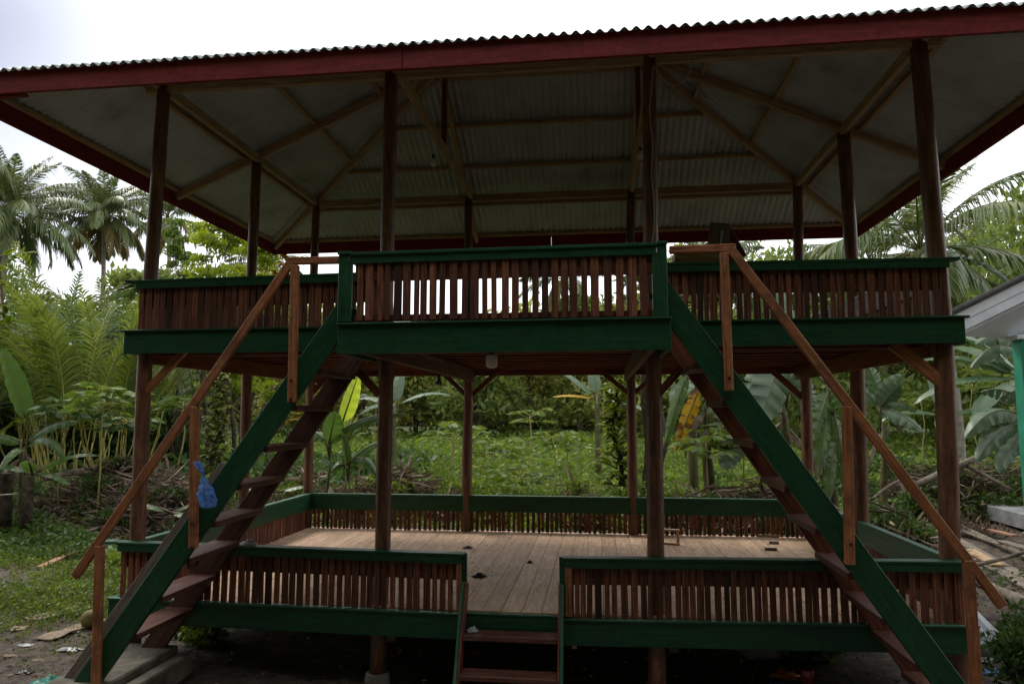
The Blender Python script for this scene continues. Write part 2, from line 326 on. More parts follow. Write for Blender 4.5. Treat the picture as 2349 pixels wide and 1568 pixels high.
GF = np.stack([ii[:-1, :-1], ii[:-1, 1:], ii[1:, 1:], ii[1:, :-1]], -1).reshape(-1, 4)
m, t = new_mat('ground_soil'); L = t.links
co = N(t, 'ShaderNodeTexCoord').outputs['Object']
n1 = N(t, 'ShaderNodeTexNoise'); n1.inputs['Scale'].default_value = 7; n1.inputs['Detail'].default_value = 9; n1.inputs['Roughness'].default_value = .7; L.new(co, n1.inputs['Vector'])
soil = ramp_node(t, [(.36, (.018, .012, .008)), (.48, (.060, .042, .029)), (.58, (.095, .070, .050)), (.68, (.17, .13, .10))]); L.new(n1.outputs['Fac'], soil.inputs['Fac'])
n2 = N(t, 'ShaderNodeTexNoise'); n2.inputs['Scale'].default_value = .9; n2.inputs['Detail'].default_value = 6; L.new(co, n2.inputs['Vector'])
grs = ramp_node(t, [(.3, (.025, .045, .012)), (.6, (.055, .085, .02)), (.8, (.09, .12, .035))]); L.new(n1.outputs['Fac'], grs.inputs['Fac'])
sep = N(t, 'ShaderNodeSeparateXYZ'); L.new(co, sep.inputs[0])
def mth(op, a, b=None, c=None):
    n = N(t, 'ShaderNodeMath', operation=op)
    for i, q in enumerate((a, b, c)):
        if q is None: continue
        if isinstance(q, (int, float)): n.inputs[i].default_value = q
        else: L.new(q, n.inputs[i])
    return n.outputs[0]
yy = mth('MULTIPLY_ADD', sep.outputs['Y'], .32, -.95)            # green away from the house, bare soil around and under it
xx = mth('MULTIPLY_ADD', mth('ABSOLUTE', mth('SUBTRACT', sep.outputs['X'], 4.5)), .20, -1.6)
gm = mth('MAXIMUM', yy, xx)
right = mth('MULTIPLY', mth('GREATER_THAN', sep.outputs['X'], 6.2), mth('LESS_THAN', sep.outputs['Y'], 8.8))
gm = mth('SUBTRACT', mth('ADD', gm, mth('MULTIPLY_ADD', n2.outputs['Fac'], 1.6, -.8)), mth('MULTIPLY', right, 1.9))
gm2 = ramp_node(t, [(.25, (0, 0, 0)), (.6, (1, 1, 1))]); L.new(gm, gm2.inputs['Fac'])
col = mixc(t, soil.outputs['Color'], grs.outputs['Color'], gm2.outputs['Color'])
b = N(t, 'ShaderNodeBsdfPrincipled'); L.new(col, b.inputs['Base Color']); b.inputs['Roughness'].default_value = .92
bp = N(t, 'ShaderNodeBump'); bp.inputs['Strength'].default_value = .9; bp.inputs['Distance'].default_value = .03; L.new(n1.outputs['Fac'], bp.inputs['Height']); L.new(bp.outputs[0], b.inputs['Normal'])
o_ = N(t, 'ShaderNodeOutputMaterial'); L.new(b.outputs[0], o_.inputs[0])
ground = npmesh('ground', np.stack([X, Y, Z], -1), GF, m, smooth=True); tag(ground, kind='structure')

# ================================================================= THE PAVILION
x0, x1, x2, x3, D, YM = 0., 1.99, 4.02, 6., 3.3, 1.72
ZT = 4.13
pav = empty('pavilion', (3, 1.65, G), 'open two storey timber pavilion with red eaves, green painted boards and slatted railings', 'pavilion')
def postmesh(pts, r0, r1, name='post', parent=pav, mat=W_post):
    """a stripped log: slightly crooked, swelling and tapering"""
    mb = MB(); P = []; n = 26
    zs = [p[2] for p in pts]
    for i in range(n):
        z = zs[0] + (zs[-1] - zs[0]) * i / (n - 1)
        k = max(j for j in range(len(pts)) if zs[j] <= z + 1e-6); k = min(k, len(pts) - 2)
        f = (z - zs[k]) / (zs[k + 1] - zs[k]); a, b = pts[k], pts[k + 1]
        wob = .006
        P.append((a[0] + (b[0] - a[0]) * f + wob * mnoise.noise(Vector((a[0] * 7, z * 1.5, 3))), a[1] + (b[1] - a[1]) * f + wob * mnoise.noise(Vector((9, z * 1.5, a[0]))), z))
    rad = [r0 + (r1 - r0) * i / (n - 1) + .003 * mnoise.noise(Vector((pts[0][0] * 5, i * .8, pts[0][1]))) for i in range(n)]
    mb.tube(P, rad, 18, .035); return mb.build(name, mat, parent)
RP = .052
postmesh([(.01, 0, G), (.0, 0, .43), (-.015, 0, 1.8), (-.004, 0, 2.5), (.028, 0, ZT)], .060, RP)
postmesh([(1.967, 0, -.50), (1.989, 0, .4), (1.988, 0, 1.79), (1.98, 0, 2.68), (1.989, 0, ZT)], .060, RP)
postmesh([(4.0, 0, G), (4.006, 0, .385), (4.016, 0, 1.85), (4.015, 0, 2.68), (4.034, 0, ZT)], .063, RP)
postmesh([(5.98, 0, G), (5.98, 0, .43), (6.024, 0, 1.83), (6.013, 0, 2.5), (5.98, 0, ZT)], .068, .060)
postmesh([(-.02, YM, G), (-.035, YM, 1.15), (-.05, YM, 1.92), (-.04, YM, 2.86), (-.025, YM, ZT)], .055, .05)
postmesh([(6.0, YM, G), (6.007, YM, .42), (6.042, YM, 1.87), (6.039, YM, 2.88), (6.022, YM, ZT)], .070, .060)
postmesh([(-.01, D, G), (-.01, D, .42), (-.017, D, 3.2), (-.006, D, ZT)], .060, .05)
postmesh([(2.0, D, G), (2.001, D, .01), (2.022, D, 1.8), (2.005, D, 3.5), (2.007, D, ZT)], .066, .05)
postmesh([(4.0, D, G), (3.999, D, 0), (4.001, D, 1.87), (4.023, D, 3.5), (4.045, D, ZT)], .062, .05)
postmesh([(5.99, D, G), (5.992, D, .78), (6.019, D, 1.86), (5.991, D, 3.2), (6.014, D, ZT)], .066, .056)
for q in [(1.967, 0), (4.0, 0), (0, 0), (5.98, 0), (0, YM), (6, YM), (0, D), (2, D), (4, D), (6, D)]:
    mb = MB(); mb.tube([(q[0], q[1], G - .1), (q[0], q[1], G + .03), (q[0], q[1], G + .07)], [.10, .095, .085], 14, .1); mb.build('concrete_foot', M_conc, pav, .004)

# ---- decks
lower = empty('lower_deck', (3, 1.65, 0)); setparent(lower, pav); lower.location = (0, 0, -G)
mb = MB(); xx_ = -.06
while xx_ < 6.06:                                            # boards run from front to back
    w = .148 + random.uniform(-.008, .01)
    mb.box(xx_, min(xx_ + w - .0032, 6.07), -.09, 3.36, -.028 + random.uniform(-.002, .002), -.001 + random.uniform(-.002, .002)); xx_ += w
mb.build('floor_boards', W_deck, lower, .0015)
for k in range(8):
    mb = MB(); mb.box(-.05, 6.05, .1 + k * .44, .15 + k * .44, -.13, -.03); mb.build('joist', W_beam, lower)
for xq in (x0 + .09, x1 + .09, x2 + .09, x3 - .09):
    mb = MB(); mb.box(xq - .03, xq + .03, -.06, 3.34, -.25, -.131); mb.build('bearer', W_beam, lower)
def board(name, a, b, th, h, mat, parent, bev=.0025, **k):
    mb = MB(); mb.beam(a, b, th, h, **k); return mb.build(name, mat, parent, bev)
# green skirting boards round the lower deck: left of the steps, right of the steps, behind the steps, sides, back
FYL = -.115
board('skirting_board', (-.12, FYL, -.083), (2.62, FYL, -.110), .03, .175, P_green, lower)
board('skirting_board', (3.352, FYL, -.122), (6.06, FYL, -.073), .03, .175, P_green, lower)
board('skirting_board', (2.62, -.098, -.100), (3.352, -.098, -.100), .03, .15, P_green, lower)
board('skirting_cap', (-.13, FYL - .004, .006), (2.625, FYL - .004, -.020), .055, .014, P_greenlt, lower)
board('skirting_cap', (3.345, FYL - .004, -.032), (6.075, FYL - .004, .018), .055, .014, P_greenlt, lower)
board('skirting_cap', (2.625, -.10, -.018), (3.345, -.10, -.018), .045, .012, P_greenlt, lower)
for xq in (-.12, 6.08): board('skirting_board', (xq, -.09, -.08), (xq, 3.4, -.08), .03, .17, P_green, lower)
board('skirting_board', (-.1, 3.41, -.08), (6.1, 3.41, -.08), .03, .17, P_green, lower)

def railing(name, parent, a, b, z0a, z0b, z1a, z1b, side, back_h=.17, cap_w=.09, sp=.062, sw=.042, out=1, capmat=P_green, frontboard=True, backmat=W_stain, lowgap=.0, boardtop=0.0, skip=(), th=.016, seed=1):
    """railing from a to b (plan points), slats nailed on the outer side of an upper board, cap on top.
       side = outward unit vector."""
    rg = empty(name, (a[0], a[1], z0a)); setparent(rg, parent)
    rd = random.Random(seed)
    a2, b2 = Vector((a[0], a[1], 0)), Vector((b[0], b[1], 0)); s_ = Vector((side[0], side[1], 0)); L_ = (b2 - a2).length; d = (b2 - a2).normalized()
    Z = lambda f, p, q: p + (q - p) * f
    A = lambda f, z, o: a2.lerp(b2, f) + s_ * o + Vector((0, 0, z))
    mb = MB(); mb.beam(A(0, z1a - .011, .004) - d * .02, A(1, z1b - .011, .004) + d * .02, cap_w, .022); mb.build('top_rail', capmat, rg, .003)
    if frontboard:
        mb = MB(); mb.beam(A(0, z1a - .047, .036), A(1, z1b - .047, .036), .02, .048); mb.build('rail_trim', P_green, rg, .002)
    mb = MB(); mb.beam(A(0, z1a - .023 - back_h / 2, -.012), A(1, z1b - .023 - back_h / 2, -.012), .022, back_h); mb.build('back_board', backmat, rg, .002)
    mb = MB(); t_ = .02
    while t_ < L_ - .03:
        w = sw * rd.uniform(.78, 1.2)
        f = (t_ + w / 2) / L_
        if not any(p0 <= t_ <= p1 for p0, p1 in skip):
            lean = rd.uniform(-.004, .004)
            mb.beam(A(f, Z(f, z0a, z0b) + lowgap + rd.uniform(0, .006), .010 + rd.uniform(-.002, .002)), A(f, Z(f, z1a, z1b) - .024, .010) + d * lean, w, th, up=tuple(s_))
        t_ += w + (sp - sw) * rd.choice([.35, .8, 1, 1.1, 1.4])
    mb.build('slats', W_slat, rg, .0015)
    return rg
# lower railings
railing('front_railing', lower, (-.06, -.10), (2.615, -.10), .012, -.012, .430, .402, (0, -1), seed=3, skip=())
railing('front_railing', lower, (3.365, -.10), (6.02, -.10), -.028, .02, .392, .433, (0, -1), seed=4)
railing('back_railing', lower, (.0, D - .03), (6.0, D - .03), .0, .0, .425, .43, (0, 1), backmat=P_green, frontboard=False, sp=.058, sw=.036, seed=5, cap_w=.05, capmat=P_greenlt)
railing('side_railing', lower, (.03, .05), (.03, D - .03), .0, .0, .425, .425, (-1, 0), backmat=P_green, frontboard=False, sp=.056, sw=.042, seed=6, cap_w=.06, capmat=P_greenlt)
railing('side_railing', lower, (5.98, .05), (5.98, D - .03), .0, .0, .43, .43, (1, 0), backmat=P_greenlt, frontboard=False, sp=.056, sw=.042, seed=8, cap_w=.06, capmat=P_greenlt)
board('top_rail_end', (-.20, -.105, .42), (-.08, -.105, .424), .085, .02, P_greenlt, lower)
board('gate_jamb', (2.622, -.105, -.01), (2.622, -.105, .402), .03, .06, P_green, lower, up=(1, 0, 0))
board('gate_jamb', (3.350, -.105, -.02), (3.350, -.105, .392), .03, .06, P_green, lower, up=(1, 0, 0))
board('gate_stud', (2.60, -.135, 0), (2.60, -.135, .33), .02, .035, W_rail, lower, up=(1, 0, 0))
board('gate_stud', (3.385, -.135, -.01), (3.385, -.135, .33), .02, .045, W_rail, lower, up=(1, 0, 0))

upper = empty('upper_deck', (3, 1.65, 2)); setparent(upper, pav); upper.location = (0, 0, -G)
mb = MB(); xx_ = -.06
while xx_ < 6.06:
    w = .148 + random.uniform(-.006, .01)
    mb.box(xx_, min(xx_ + w - .005, 6.07), -.08, 3.36, 2.022, 2.046); xx_ += w
mb.build('floor_boards', W_stain, upper)
for k in range(10):                                          # joists run along the length, seen from below as lines
    yq = .12 + k * .345
    board('joist', (-.04, yq, 1.985), (6.04, yq, 1.985), .045, .072, W_stain, upper, .003)
for xq, mt in ((x0 - .0, W_stain), (x1 + .075, W_beam), (x2 - .075, W_beam), (x3 + .0, W_stain)):
    if xq in (x0, x3):
        board('bearer', (xq + (.075 if xq == 0 else -.075), -.06, 1.872), (xq + (.075 if xq == 0 else -.075), 3.36, 1.872), .045, .15, mt, upper, .004)
    else: board('bearer', (xq, -.84, 1.872), (xq, 3.36, 1.872), .045, .15, mt, upper, .004)
board('beam', (-.05, D + .075, 1.945), (6.05, D + .075, 1.945), .045, .14, W_stain, upper, .004)
board('beam', (-.05, .07, 1.935), (6.05, .07, 1.935), .045, .13, W_stain, upper, .004)
UY = -.115
board('skirting_board', (-.115, UY, 1.962), (1.94, UY, 1.966), .03, .172, P_green, upper)
board('skirting_board', (4.055, UY, 1.968), (6.11, UY, 1.972), .03, .172, P_green, upper)
board('skirting_cap', (-.135, UY - .006, 2.056), (1.94, UY - .006, 2.060), .06, .016, P_green, upper)
board('skirting_cap', (4.055, UY - .006, 2.061), (6.135, UY - .006, 2.066), .06, .016, P_green, upper)
for xq in (-.11, 6.10): board('skirting_board', (xq, -.098, 1.965), (xq, 3.42, 1.965), .028, .170, P_green, upper)
board('skirting_board', (-.09, 3.435, 1.965), (6.08, 3.435, 1.965), .028, .168, P_green, upper)
railing('front_railing', upper, (-.03, -.10), (1.93, -.10), 2.055, 2.055, 2.462, 2.480, (0, -1), seed=11, sp=.056, sw=.044, back_h=.20)
railing('front_railing', upper, (4.08, -.10), (6.03, -.10), 2.06, 2.06, 2.494, 2.481, (0, -1), seed=12, back_h=.20)
for xa in (-.085, 6.05): board('top_rail_end', (xa, -.105, 2.455 if xa < 0 else 2.47), (xa + (-.04 if xa < 0 else .05), -.105, 2.455 if xa < 0 else 2.47), .09, .02, P_green, upper)
railing('back_railing', upper, (.0, D - .03), (6.0, D - .03), 2.05, 2.05, 2.47, 2.47, (0, 1), backmat=W_stain, frontboard=False, sp=.064, sw=.040, seed=15, cap_w=.05, back_h=.12)
railing('side_railing', upper, (.03, .05), (.03, D - .03), 2.05, 2.05, 2.46, 2.46, (-1, 0), backmat=W_stain, frontboard=False, sp=.056, sw=.042, seed=16, cap_w=.06)
railing('side_railing', upper, (5.98, .05), (5.98, D - .03), 2.05, 2.05, 2.47, 2.47, (1, 0), backmat=W_stain, frontboard=False, sp=.056, sw=.042, seed=18, cap_w=.06)
# ---- landing that projects in front of the upper deck
land = empty('stair_landing', (3, -.5, 1.9)); setparent(land, pav); land.location = (0, 0, -G)
LY = -.87
mb = MB(); yq = LY + .02
while yq < -.09:
    mb.box(1.96, 4.03, yq, yq + .145, 1.95, 1.974); yq += .15
mb.build('floor_boards', W_stain, land)
for k in range(5): board('joist', (1.96, -.78 + k * .15, 1.90), (4.03, -.78 + k * .15, 1.90), .035, .09, W_stain, land, .003)
board('skirting_board', (1.932, LY, 1.882), (4.058, LY, 1.888), .03, .185, P_green, land)
board('skirting_cap', (1.93, LY - .008, 1.982), (4.062, LY - .008, 1.990), .055, .014, P_green, land)
board('skirting_board', (1.945, LY + .02, 1.88), (1.945, -.14, 1.88), .025, .18, P_green, land)
board('skirting_board', (4.045, LY + .02, 1.886), (4.045, -.14, 1.886), .025, .18, P_green, land)
rg = railing('front_railing', land, (2.04, LY), (3.96, LY), 2.0, 2.0, 2.452, 2.459, (0, -1), seed=21, back_h=.165, sp=.066, sw=.043, cap_w=.08, frontboard=False)
board('rail_trim', (2.02, LY - .022, 2.405), (3.975, LY - .022, 2.411), .02, .055, P_green, rg)
board('bottom_board', (2.03, LY + .02, 2.022), (3.97, LY + .02, 2.022), .02, .045, W_stain, rg)
for xa, xb in ((1.965, 2.008), (4.012, 3.968)):
    board('landing_post', (xa, LY - .004, 1.995), (xa, LY - .004, 2.448), .055, .06, P_green, land, .004, up=(1, 0, 0))
    board('corner_trim', (xb, LY - .014, 1.995), (xb, LY - .014, 2.40), .035, .03, P_green, land, .003, up=(0, 1, 0))
board('top_rail_end', (1.93, LY, 2.449), (2.02, LY, 2.45), .085, .02, P_green, land); board('top_rail_end', (3.98, LY, 2.457), (4.045, LY, 2.457), .085, .02, P_green, land)
for xa in (1.965, 4.02): board('landing_rail', (xa, LY + .05, 2.44), (xa, -.12, 2.44), .05, .022, P_green, land)

# ---- knee braces
def brace(u0, v0, u1, v1, y, w=.055, th=.035, mat=W_stain):
    a, b = at(u0, v0, y=y), at(u1, v1, y=y); board('knee_brace', a, b, th, w, mat, pav, .003, up=(b - a).cross(Vector((0, 1, 0))).normalized())
brace(336, 896, 428, 800, -.02, mat=W_rail); brace(870, 905, 812, 842, -.02); brace(1508, 905, 1572, 835, -.02); brace(2168, 882, 2046, 786, -.02, w=.085, mat=W_rail)
brace(1069, 905, 1020, 858, D); brace(1083, 905, 1142, 852, D); brace(1440, 900, 1375, 848, D); brace(1456, 900, 1500, 862, D); brace(1845, 915, 1770, 848, D, w=.07); brace(712, 905, 762, 850, D, w=.07)

# ---- roof
roof = empty('roof', (3, 1.7, 4.2)); setparent(roof, pav); roof.location = (0, 0, -G)
EL, ER, EF, EB, ZE, ZR, XR0, XR1 = -.965, 6.955, -.93, 4.11, 3.665, 5.13, 1.98, 4.055
ZS = ZE + .175                                           # sheet level at the eave
def sheet(side):
    """one corrugated slope, waves running up the slope"""
    pitch, amp = .076, .0125
    along = side in ('front', 'back')
    lo, hi = (EL - .04, ER + .04) if along else (EF - .04, EB + .04)
    n = int((hi - lo) / pitch * 8); P = np.linspace(lo, hi, n + 1); rows = 9; V = np.zeros((n + 1, rows, 3))
    ex0, ex1 = (EL, ER) if along else (EF, EB); r0, r1 = (XR0, XR1) if along else (YM, YM)
    ye = EF if side == 'front' else EB; xe = EL if side == 'left' else ER; xr = XR0 if side == 'left' else XR1
    run = abs((YM - ye) if along else (xr - xe)); rise = ZR + .01 - ZS; nl = math.hypot(run, rise); nvz = run / nl; nvh = rise / nl
    for i, c in enumerate(P):
        smax = min(1., max(0., (c - ex0) / (r0 - ex0)), max(0., (ex1 - c) / (ex1 - r1)))
        s0 = -.045 / run * 1.
        lap = .003 * ((c // .76) % 2)
        h = amp * math.cos(2 * math.pi * c / pitch) + lap
        for j in range(rows):
            s_ = s0 + (smax - s0) * j / (rows - 1)
            z = ZS + rise * s_ + h * nvz
            if along:
                yv = ye + (YM - ye) * s_; V[i, j] = (c, yv + (-h * nvh if side == 'front' else h * nvh), z)
            else:
                xv = xe + (xr - xe) * s_; V[i, j] = (xv + (-h * nvh if side == 'left' else h * nvh), c, z)
    q = np.arange((n + 1) * rows).reshape(n + 1, rows); F = np.stack([q[:-1, :-1], q[1:, :-1], q[1:, 1:], q[:-1, 1:]], -1).reshape(-1, 4)
    o = npmesh('corrugated_sheet', V, F, M_tin, roof, True)
    sm_ = o.modifiers.new('sol', 'SOLIDIFY'); sm_.thickness = .0015; sm_.offset = 1
for s_ in ('front', 'back', 'left', 'right'): sheet(s_)
# fascia boards, slightly out of line where two lengths meet
FH = .165; fz = ZE + FH / 2
board('fascia_board', (EL - .012, EF, fz), (2.35, EF, fz), .025, FH, P_red, roof, .004); board('fascia_board', (2.353, EF, fz - .003), (ER + .012, EF, fz), .025, FH, P_red, roof, .004)
board('fascia_board', (EL - .012, EB, fz), (3.0, EB, fz), .025, FH, P_red, roof, .004); board('fascia_board', (3.003, EB, fz + .002), (ER + .012, EB, fz), .025, FH, P_red, roof, .004)
board('fascia_board', (EL, EF + .013, fz), (EL, EB - .013, fz), .024, FH, P_red, roof, .004); board('fascia_board', (ER, EF + .013, fz), (ER, EB - .013, fz), .024, FH, P_red, roof, .004)
# corner lap where the left front boards meet, with a short offcut below
board('fascia_lap', (EL + .09, EF - .019, fz + .01), (EL + .09, EF - .019, fz - .08), .012, .03, P_red, roof, .002, up=(1, 0, 0))
board('fascia_offcut', (EL + .1, EF + .035, ZE - .008), (EL + .55, EF + .035, ZE + .002), .04, .022, P_red, roof, .003)
def rafter(name, a, b, w, h, mat, drop=.0):
    return board(name, a, b, w, h, mat, roof, .003)
zr_ = ZR - .075; ze_ = ZS - .075
for cx_, cy_, rx_ in ((EL, EF, XR0), (EL, EB, XR0), (ER, EF, XR1), (ER, EB, XR1)):
    rafter('hip_rafter', (cx_ + (.03 if cx_ < 0 else -.03), cy_ + (.03 if cy_ < 0 else -.03), ze_), (rx_, YM, zr_), .05, .085, W_raw)
    # folded tin lining the hip
    mb = MB(); a = Vector((cx_ + (.1 if cx_ < 0 else -.1), cy_ + (.1 if cy_ < 0 else -.1), ZS - .008)); b = Vector((rx_, YM, ZR - .024)); mb.beam(a, b, .16, .006); mb.build('hip_flashing', M_tin, roof)
rafter('ridge_board', (XR0 - .05, YM, ZR - .08), (XR1 + .05, YM, ZR - .08), .045, .11, W_raw)
rafter('rafter', (EL + .03, YM, ze_), (XR0 - .03, YM, zr_), .05, .085, W_raw); rafter('rafter', (ER - .03, YM, ze_), (XR1 + .03, YM, zr_), .05, .085, W_raw)
for xq in (XR0, XR1):
    for yq in (EF, EB): rafter('rafter', (xq, yq + (.03 if yq < 0 else -.03), ze_), (xq, YM, zr_), .045, .08, W_raw)
mb = MB()
def P_(side, s, c=None):
    z = ZS - .032 + (ZR - ZS) * s
    if side in ('front', 'back'):
        y = (EF if side == 'front' else EB); y = y + (YM - y) * s; xa, xb = EL + (XR0 - EL) * s, ER + (XR1 - ER) * s; return (xa + .03, y, z), (xb - .03, y, z)
    x = (EL if side == 'left' else ER); x = x + ((XR0 if side == 'left' else XR1) - x) * s; ya, yb = EF + (YM - EF) * s, EB + (YM - EB) * s; return (x, ya + .03, z), (x, yb - .03, z)
for side in ('front', 'back', 'left', 'right'):
    for s in ((.02, .235, .47, .70, .93) if side in ('front', 'back') else (.015, .27, .54, .78, .95)):
        a, b = P_(side, s); rafter('purlin', a, b, .045, .040, W_raw)
# wall plates and tie beams
for yq in (0.0, D):
    rafter('wall_plate', (-.12, yq - .0, ZT - .01), (6.12, yq, ZT - .01), .05, .09, W_raw)
for xq in (0, 6.0): rafter('wall_plate', (xq, -.14, ZT + .012), (xq, D + .14, ZT + .012), .05, .085, W_raw)
for xq in (x1 + .05, x2 + .03):
    rafter('tie_beam', (xq, -.1, ZT + .02), (xq, D + .1, ZT + .02), .05, .085, W_raw)
    board('king_post', (xq, YM, ZT + .06), (xq, YM, zr_), .05, .05, W_stain, roof, .003)

# ---- staircases down both sides of the landing
def stair(name, A, B, w_, ty, zs, yo, yi, inner_mat, label, hA, hB, hTop, posts, land_x):
    """A,B: ends of the outer string centre line (x,z); w_: board width; zs: tread levels"""
    st = empty(name, (B[0], yo, G)); setparent(st, pav); tag(st, label)
    st.location = Vector((B[0], yo, 0)) - Vector(pav.location) - Vector((0, 0, 0)); st.location = (B[0] - 3, yo - 1.65, 0)
    d = Vector((B[0] - A[0], 0, B[1] - A[1])); n_ = d.normalized()
    a, b = Vector((A[0], yo, A[1])), Vector((B[0], yo, B[1]))
    perp = n_.cross(Vector((0, 1, 0)))
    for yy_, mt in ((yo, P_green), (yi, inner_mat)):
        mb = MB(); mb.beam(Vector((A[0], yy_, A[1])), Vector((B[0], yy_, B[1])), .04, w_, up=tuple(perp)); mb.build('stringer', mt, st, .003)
    for z in zs:
        f = (z - A[1]) / (B[1] - A[1]); x = A[0] + (B[0] - A[0]) * f
        tl = .21
        mb = MB(); mb.beam((x, yo + .022, z - .02), (x, yi - .022, z - .02), tl, .038); mb.build('tread', W_tread, st, .004)
    ho = yo - .05
    mb = MB(); mb.beam((hA[0], ho, hA[1]), (hB[0], ho, hB[1]), .032, .055); mb.build('handrail', W_rail, st, .004)
    mb = MB(); mb.beam((land_x, ho + .0, hTop), (hA[0] + (.03 if hA[0] > land_x else -.03), ho, hTop + .003), .034, .048); mb.build('handrail_level', W_rail, st, .004)
    for (xa, za, xb, zb, bolts) in posts:
        mb = MB(); mb.beam((xb, ho, zb), (xa, ho, za), .05, .045, up=(0, 1, 0)); p = mb.build('baluster', W_rail, st, .004)
        for zq in bolts:
            f = (zq - zb) / (za - zb); x = xb + (xa - xb) * f
            m2 = MB(); m2.tube([(x, ho - .032, zq), (x, ho - .022, zq), (x, ho - .021, zq)], [.007, .010, .010], 8); m2.build('bolt', M_bolt, p)
            p.children[-1].location = (0, 0, 0)
    return st
def HP(u0, v0, u1, v1, bolts=()):
    a, b = at(u0, v0, y=-.89), at(u1, v1, y=-.89); return (a.x, a.z, b.x, b.z, bolts)
aL = (at(777, 690, y=-.84) + at(772, 815, y=-.84)) / 2
La0, La1 = at(777, 690, y=-.84), at(226, 1479, y=-.84); Lb0, Lb1 = at(675, 925, y=-.84), at(272, 1515, y=-.84)
dL = (La1 - La0).normalized(); nL = dL.cross(Vector((0, 1, 0)))
wL = abs((Lb0 - La0).dot(nL))
cL0 = La0 + nL * ((Lb0 - La0).dot(nL) / 2); cL1 = cL0 + dL * ((-.50 - cL0.z) / dL.z)
cL0 = cL0 + dL * .0 - dL * (0.02)
stair('staircase', (cL0.x, cL0.z), (cL1.x, cL1.z), wL, 0, [1.70, 1.462, 1.191, .942, .701, .463, .213, -.03], -.82, -.14, W_stain_shade,
      'staircase on the left side', (at(668, 600, y=-.87).x, at(668, 600, y=-.87).z), (at(172, 1322, y=-.87).x, at(172, 1322, y=-.87).z), 2.41,
      [HP(674, 607, 667, 922, (1.50, 1.62)), HP(443, 932, 440, 1257, (.55, .70)), HP(224, 1252, 215, 1590, ())], 1.95)
Ra0, Ra1 = at(1534, 645, y=-.84), at(2217, 1568, y=-.84); Rb0 = at(1902, 1245, y=-.84); dR = (Ra1 - Ra0).normalized(); nR = dR.cross(Vector((0, 1, 0)))
wR = abs((Rb0 - Ra0).dot(nR)); cR0 = Ra0 + nR * ((Rb0 - Ra0).dot(nR) / 2); cR1 = cR0 + dR * ((-.50 - cR0.z) / dR.z)
stair('staircase', (cR0.x, cR0.z), (cR1.x, cR1.z), wR, 0, [1.72, 1.488, 1.235, .976, .729, .479, .229, -.016, -.27], -.82, -.14, W_stain,
      'staircase on the right side', (at(1676, 572, y=-.87).x, at(1676, 572, y=-.87).z), (at(2300, 1390, y=-.87).x, at(2300, 1390, y=-.87).z), 2.416,
      [HP(1662, 578, 1674, 896, (1.50, 1.62)), HP(1945, 932, 1952, 1296, (.50, .66)), HP(2224, 1285, 2246, 1600, ())], 4.06)
# ---- entrance steps
stp = empty('entrance_steps', (2.99, -.4, G)); setparent(stp, pav); stp.location = (-.01, -2.05, 0)
for xs in (2.635, 3.345):
    board('side_board', (xs, -.135, .20), (xs, -.50, -.62), .022, .10, P_greenlt, stp, .003)
    board('side_lining', (xs + (.02 if xs < 3 else -.02), -.12, .20), (xs + (.02 if xs < 3 else -.02), -.49, -.62), .016, .11, W_stain, stp, .003)
for zt, yt in ((-.125, -.25), (-.345, -.37), (-.53, -.46)):
    mb = MB(); mb.beam((2.665, yt, zt), (3.315, yt, zt), .15, .035); mb.build('tread', W_tread, stp, .004)
for o in bpy.data.objects:
    if o.name.startswith('cuttag'): pass
# corner nailer seen under the band
board('nailer', (3.42, -.09, -.16), (3.42, -.09, -.235), .04, .035, W_raw, lower, up=(1, 0, 0))

# ================================================================= THINGS ON AND AROUND THE HOUSE
def thing_mesh(o, label, cat, group=None, kind=None): return tag(o, label, cat, group, kind)
# pads under the staircases
mb = MB(); mb.box(.02, .43, -1.15, -.06, G - .05, -.335); o = mb.build('concrete_pad', M_conc, None, .012); thing_mesh(o, 'pale rough concrete block under the foot of the left staircase', 'concrete block')
mb = MB(); mb.box(.435, .55, -.95, -.06, G - .05, -.39); o = mb.build('concrete_pad', M_conc, None, .012); thing_mesh(o, 'lower concrete block beside the pad of the left staircase', 'concrete block')
mb = MB(); mb.box(5.35, 6.0, -1.05, -.06, G - .05, -.50); o = mb.build('concrete_pad', M_conc, None, .012); thing_mesh(o, 'concrete pad under the foot of the right staircase', 'concrete block')
# grey plank lying along the left stair
a, b = at(514, 1062, y=-.765), at(150, 1562, y=-.765); d_ = (b - a).normalized(); pn = d_.cross(Vector((0, 1, 0)))
if pn.x > 0: pn = -pn
mb = MB(); mb.beam(a - pn * .03, b + d_ * .05 - pn * .03, .035, .10, up=tuple(pn)); o = mb.build('plank', W_old, None, .003); thing_mesh(o, 'long weathered grey plank lying along the left staircase', 'plank')

def lathe(prof, c, n=16, name='x', mat=None, parent=None):
    mb = MB(); mb.tube([(c[0], c[1], c[2] + z) for r, z in prof], [max(r, .0008) for r, z in prof], n); return mb.build(name, mat, parent)
def bulb(name, c, r, h, mat, label, top, cable=None, shape='jar'):
    e = empty(name, top, label, 'lamp')
    if shape == 'jar': prof = [(r * .25, 0), (r * .8, -.02 * h), (r, -.15 * h), (r * 1.02, -.75 * h), (r * .85, -.93 * h), (r * .4, -h)]
    else: prof = [(r * .3, 0), (r * .45, -.2 * h), (r * .8, -.42 * h), (r, -.65 * h), (r * .8, -.88 * h), (r * .3, -h)]
    lathe(prof, c, 16, 'glass', mat, e)
    lathe([(.012, .035), (.016, .03), (.018, -.004)], c, 12, 'socket', PL_black, e)
    mb = MB(); mb.tube(cable or [top, (c[0], c[1], c[2] + .03)], .003, 6); mb.build('cable', M_wire, e)
c = at(1128, 812, y=-.55); bulb('lamp', (c.x, c.y, c.z), .040, .095, M_bulb, 'round white glass lamp under the stair landing', (c.x, c.y, 1.86))
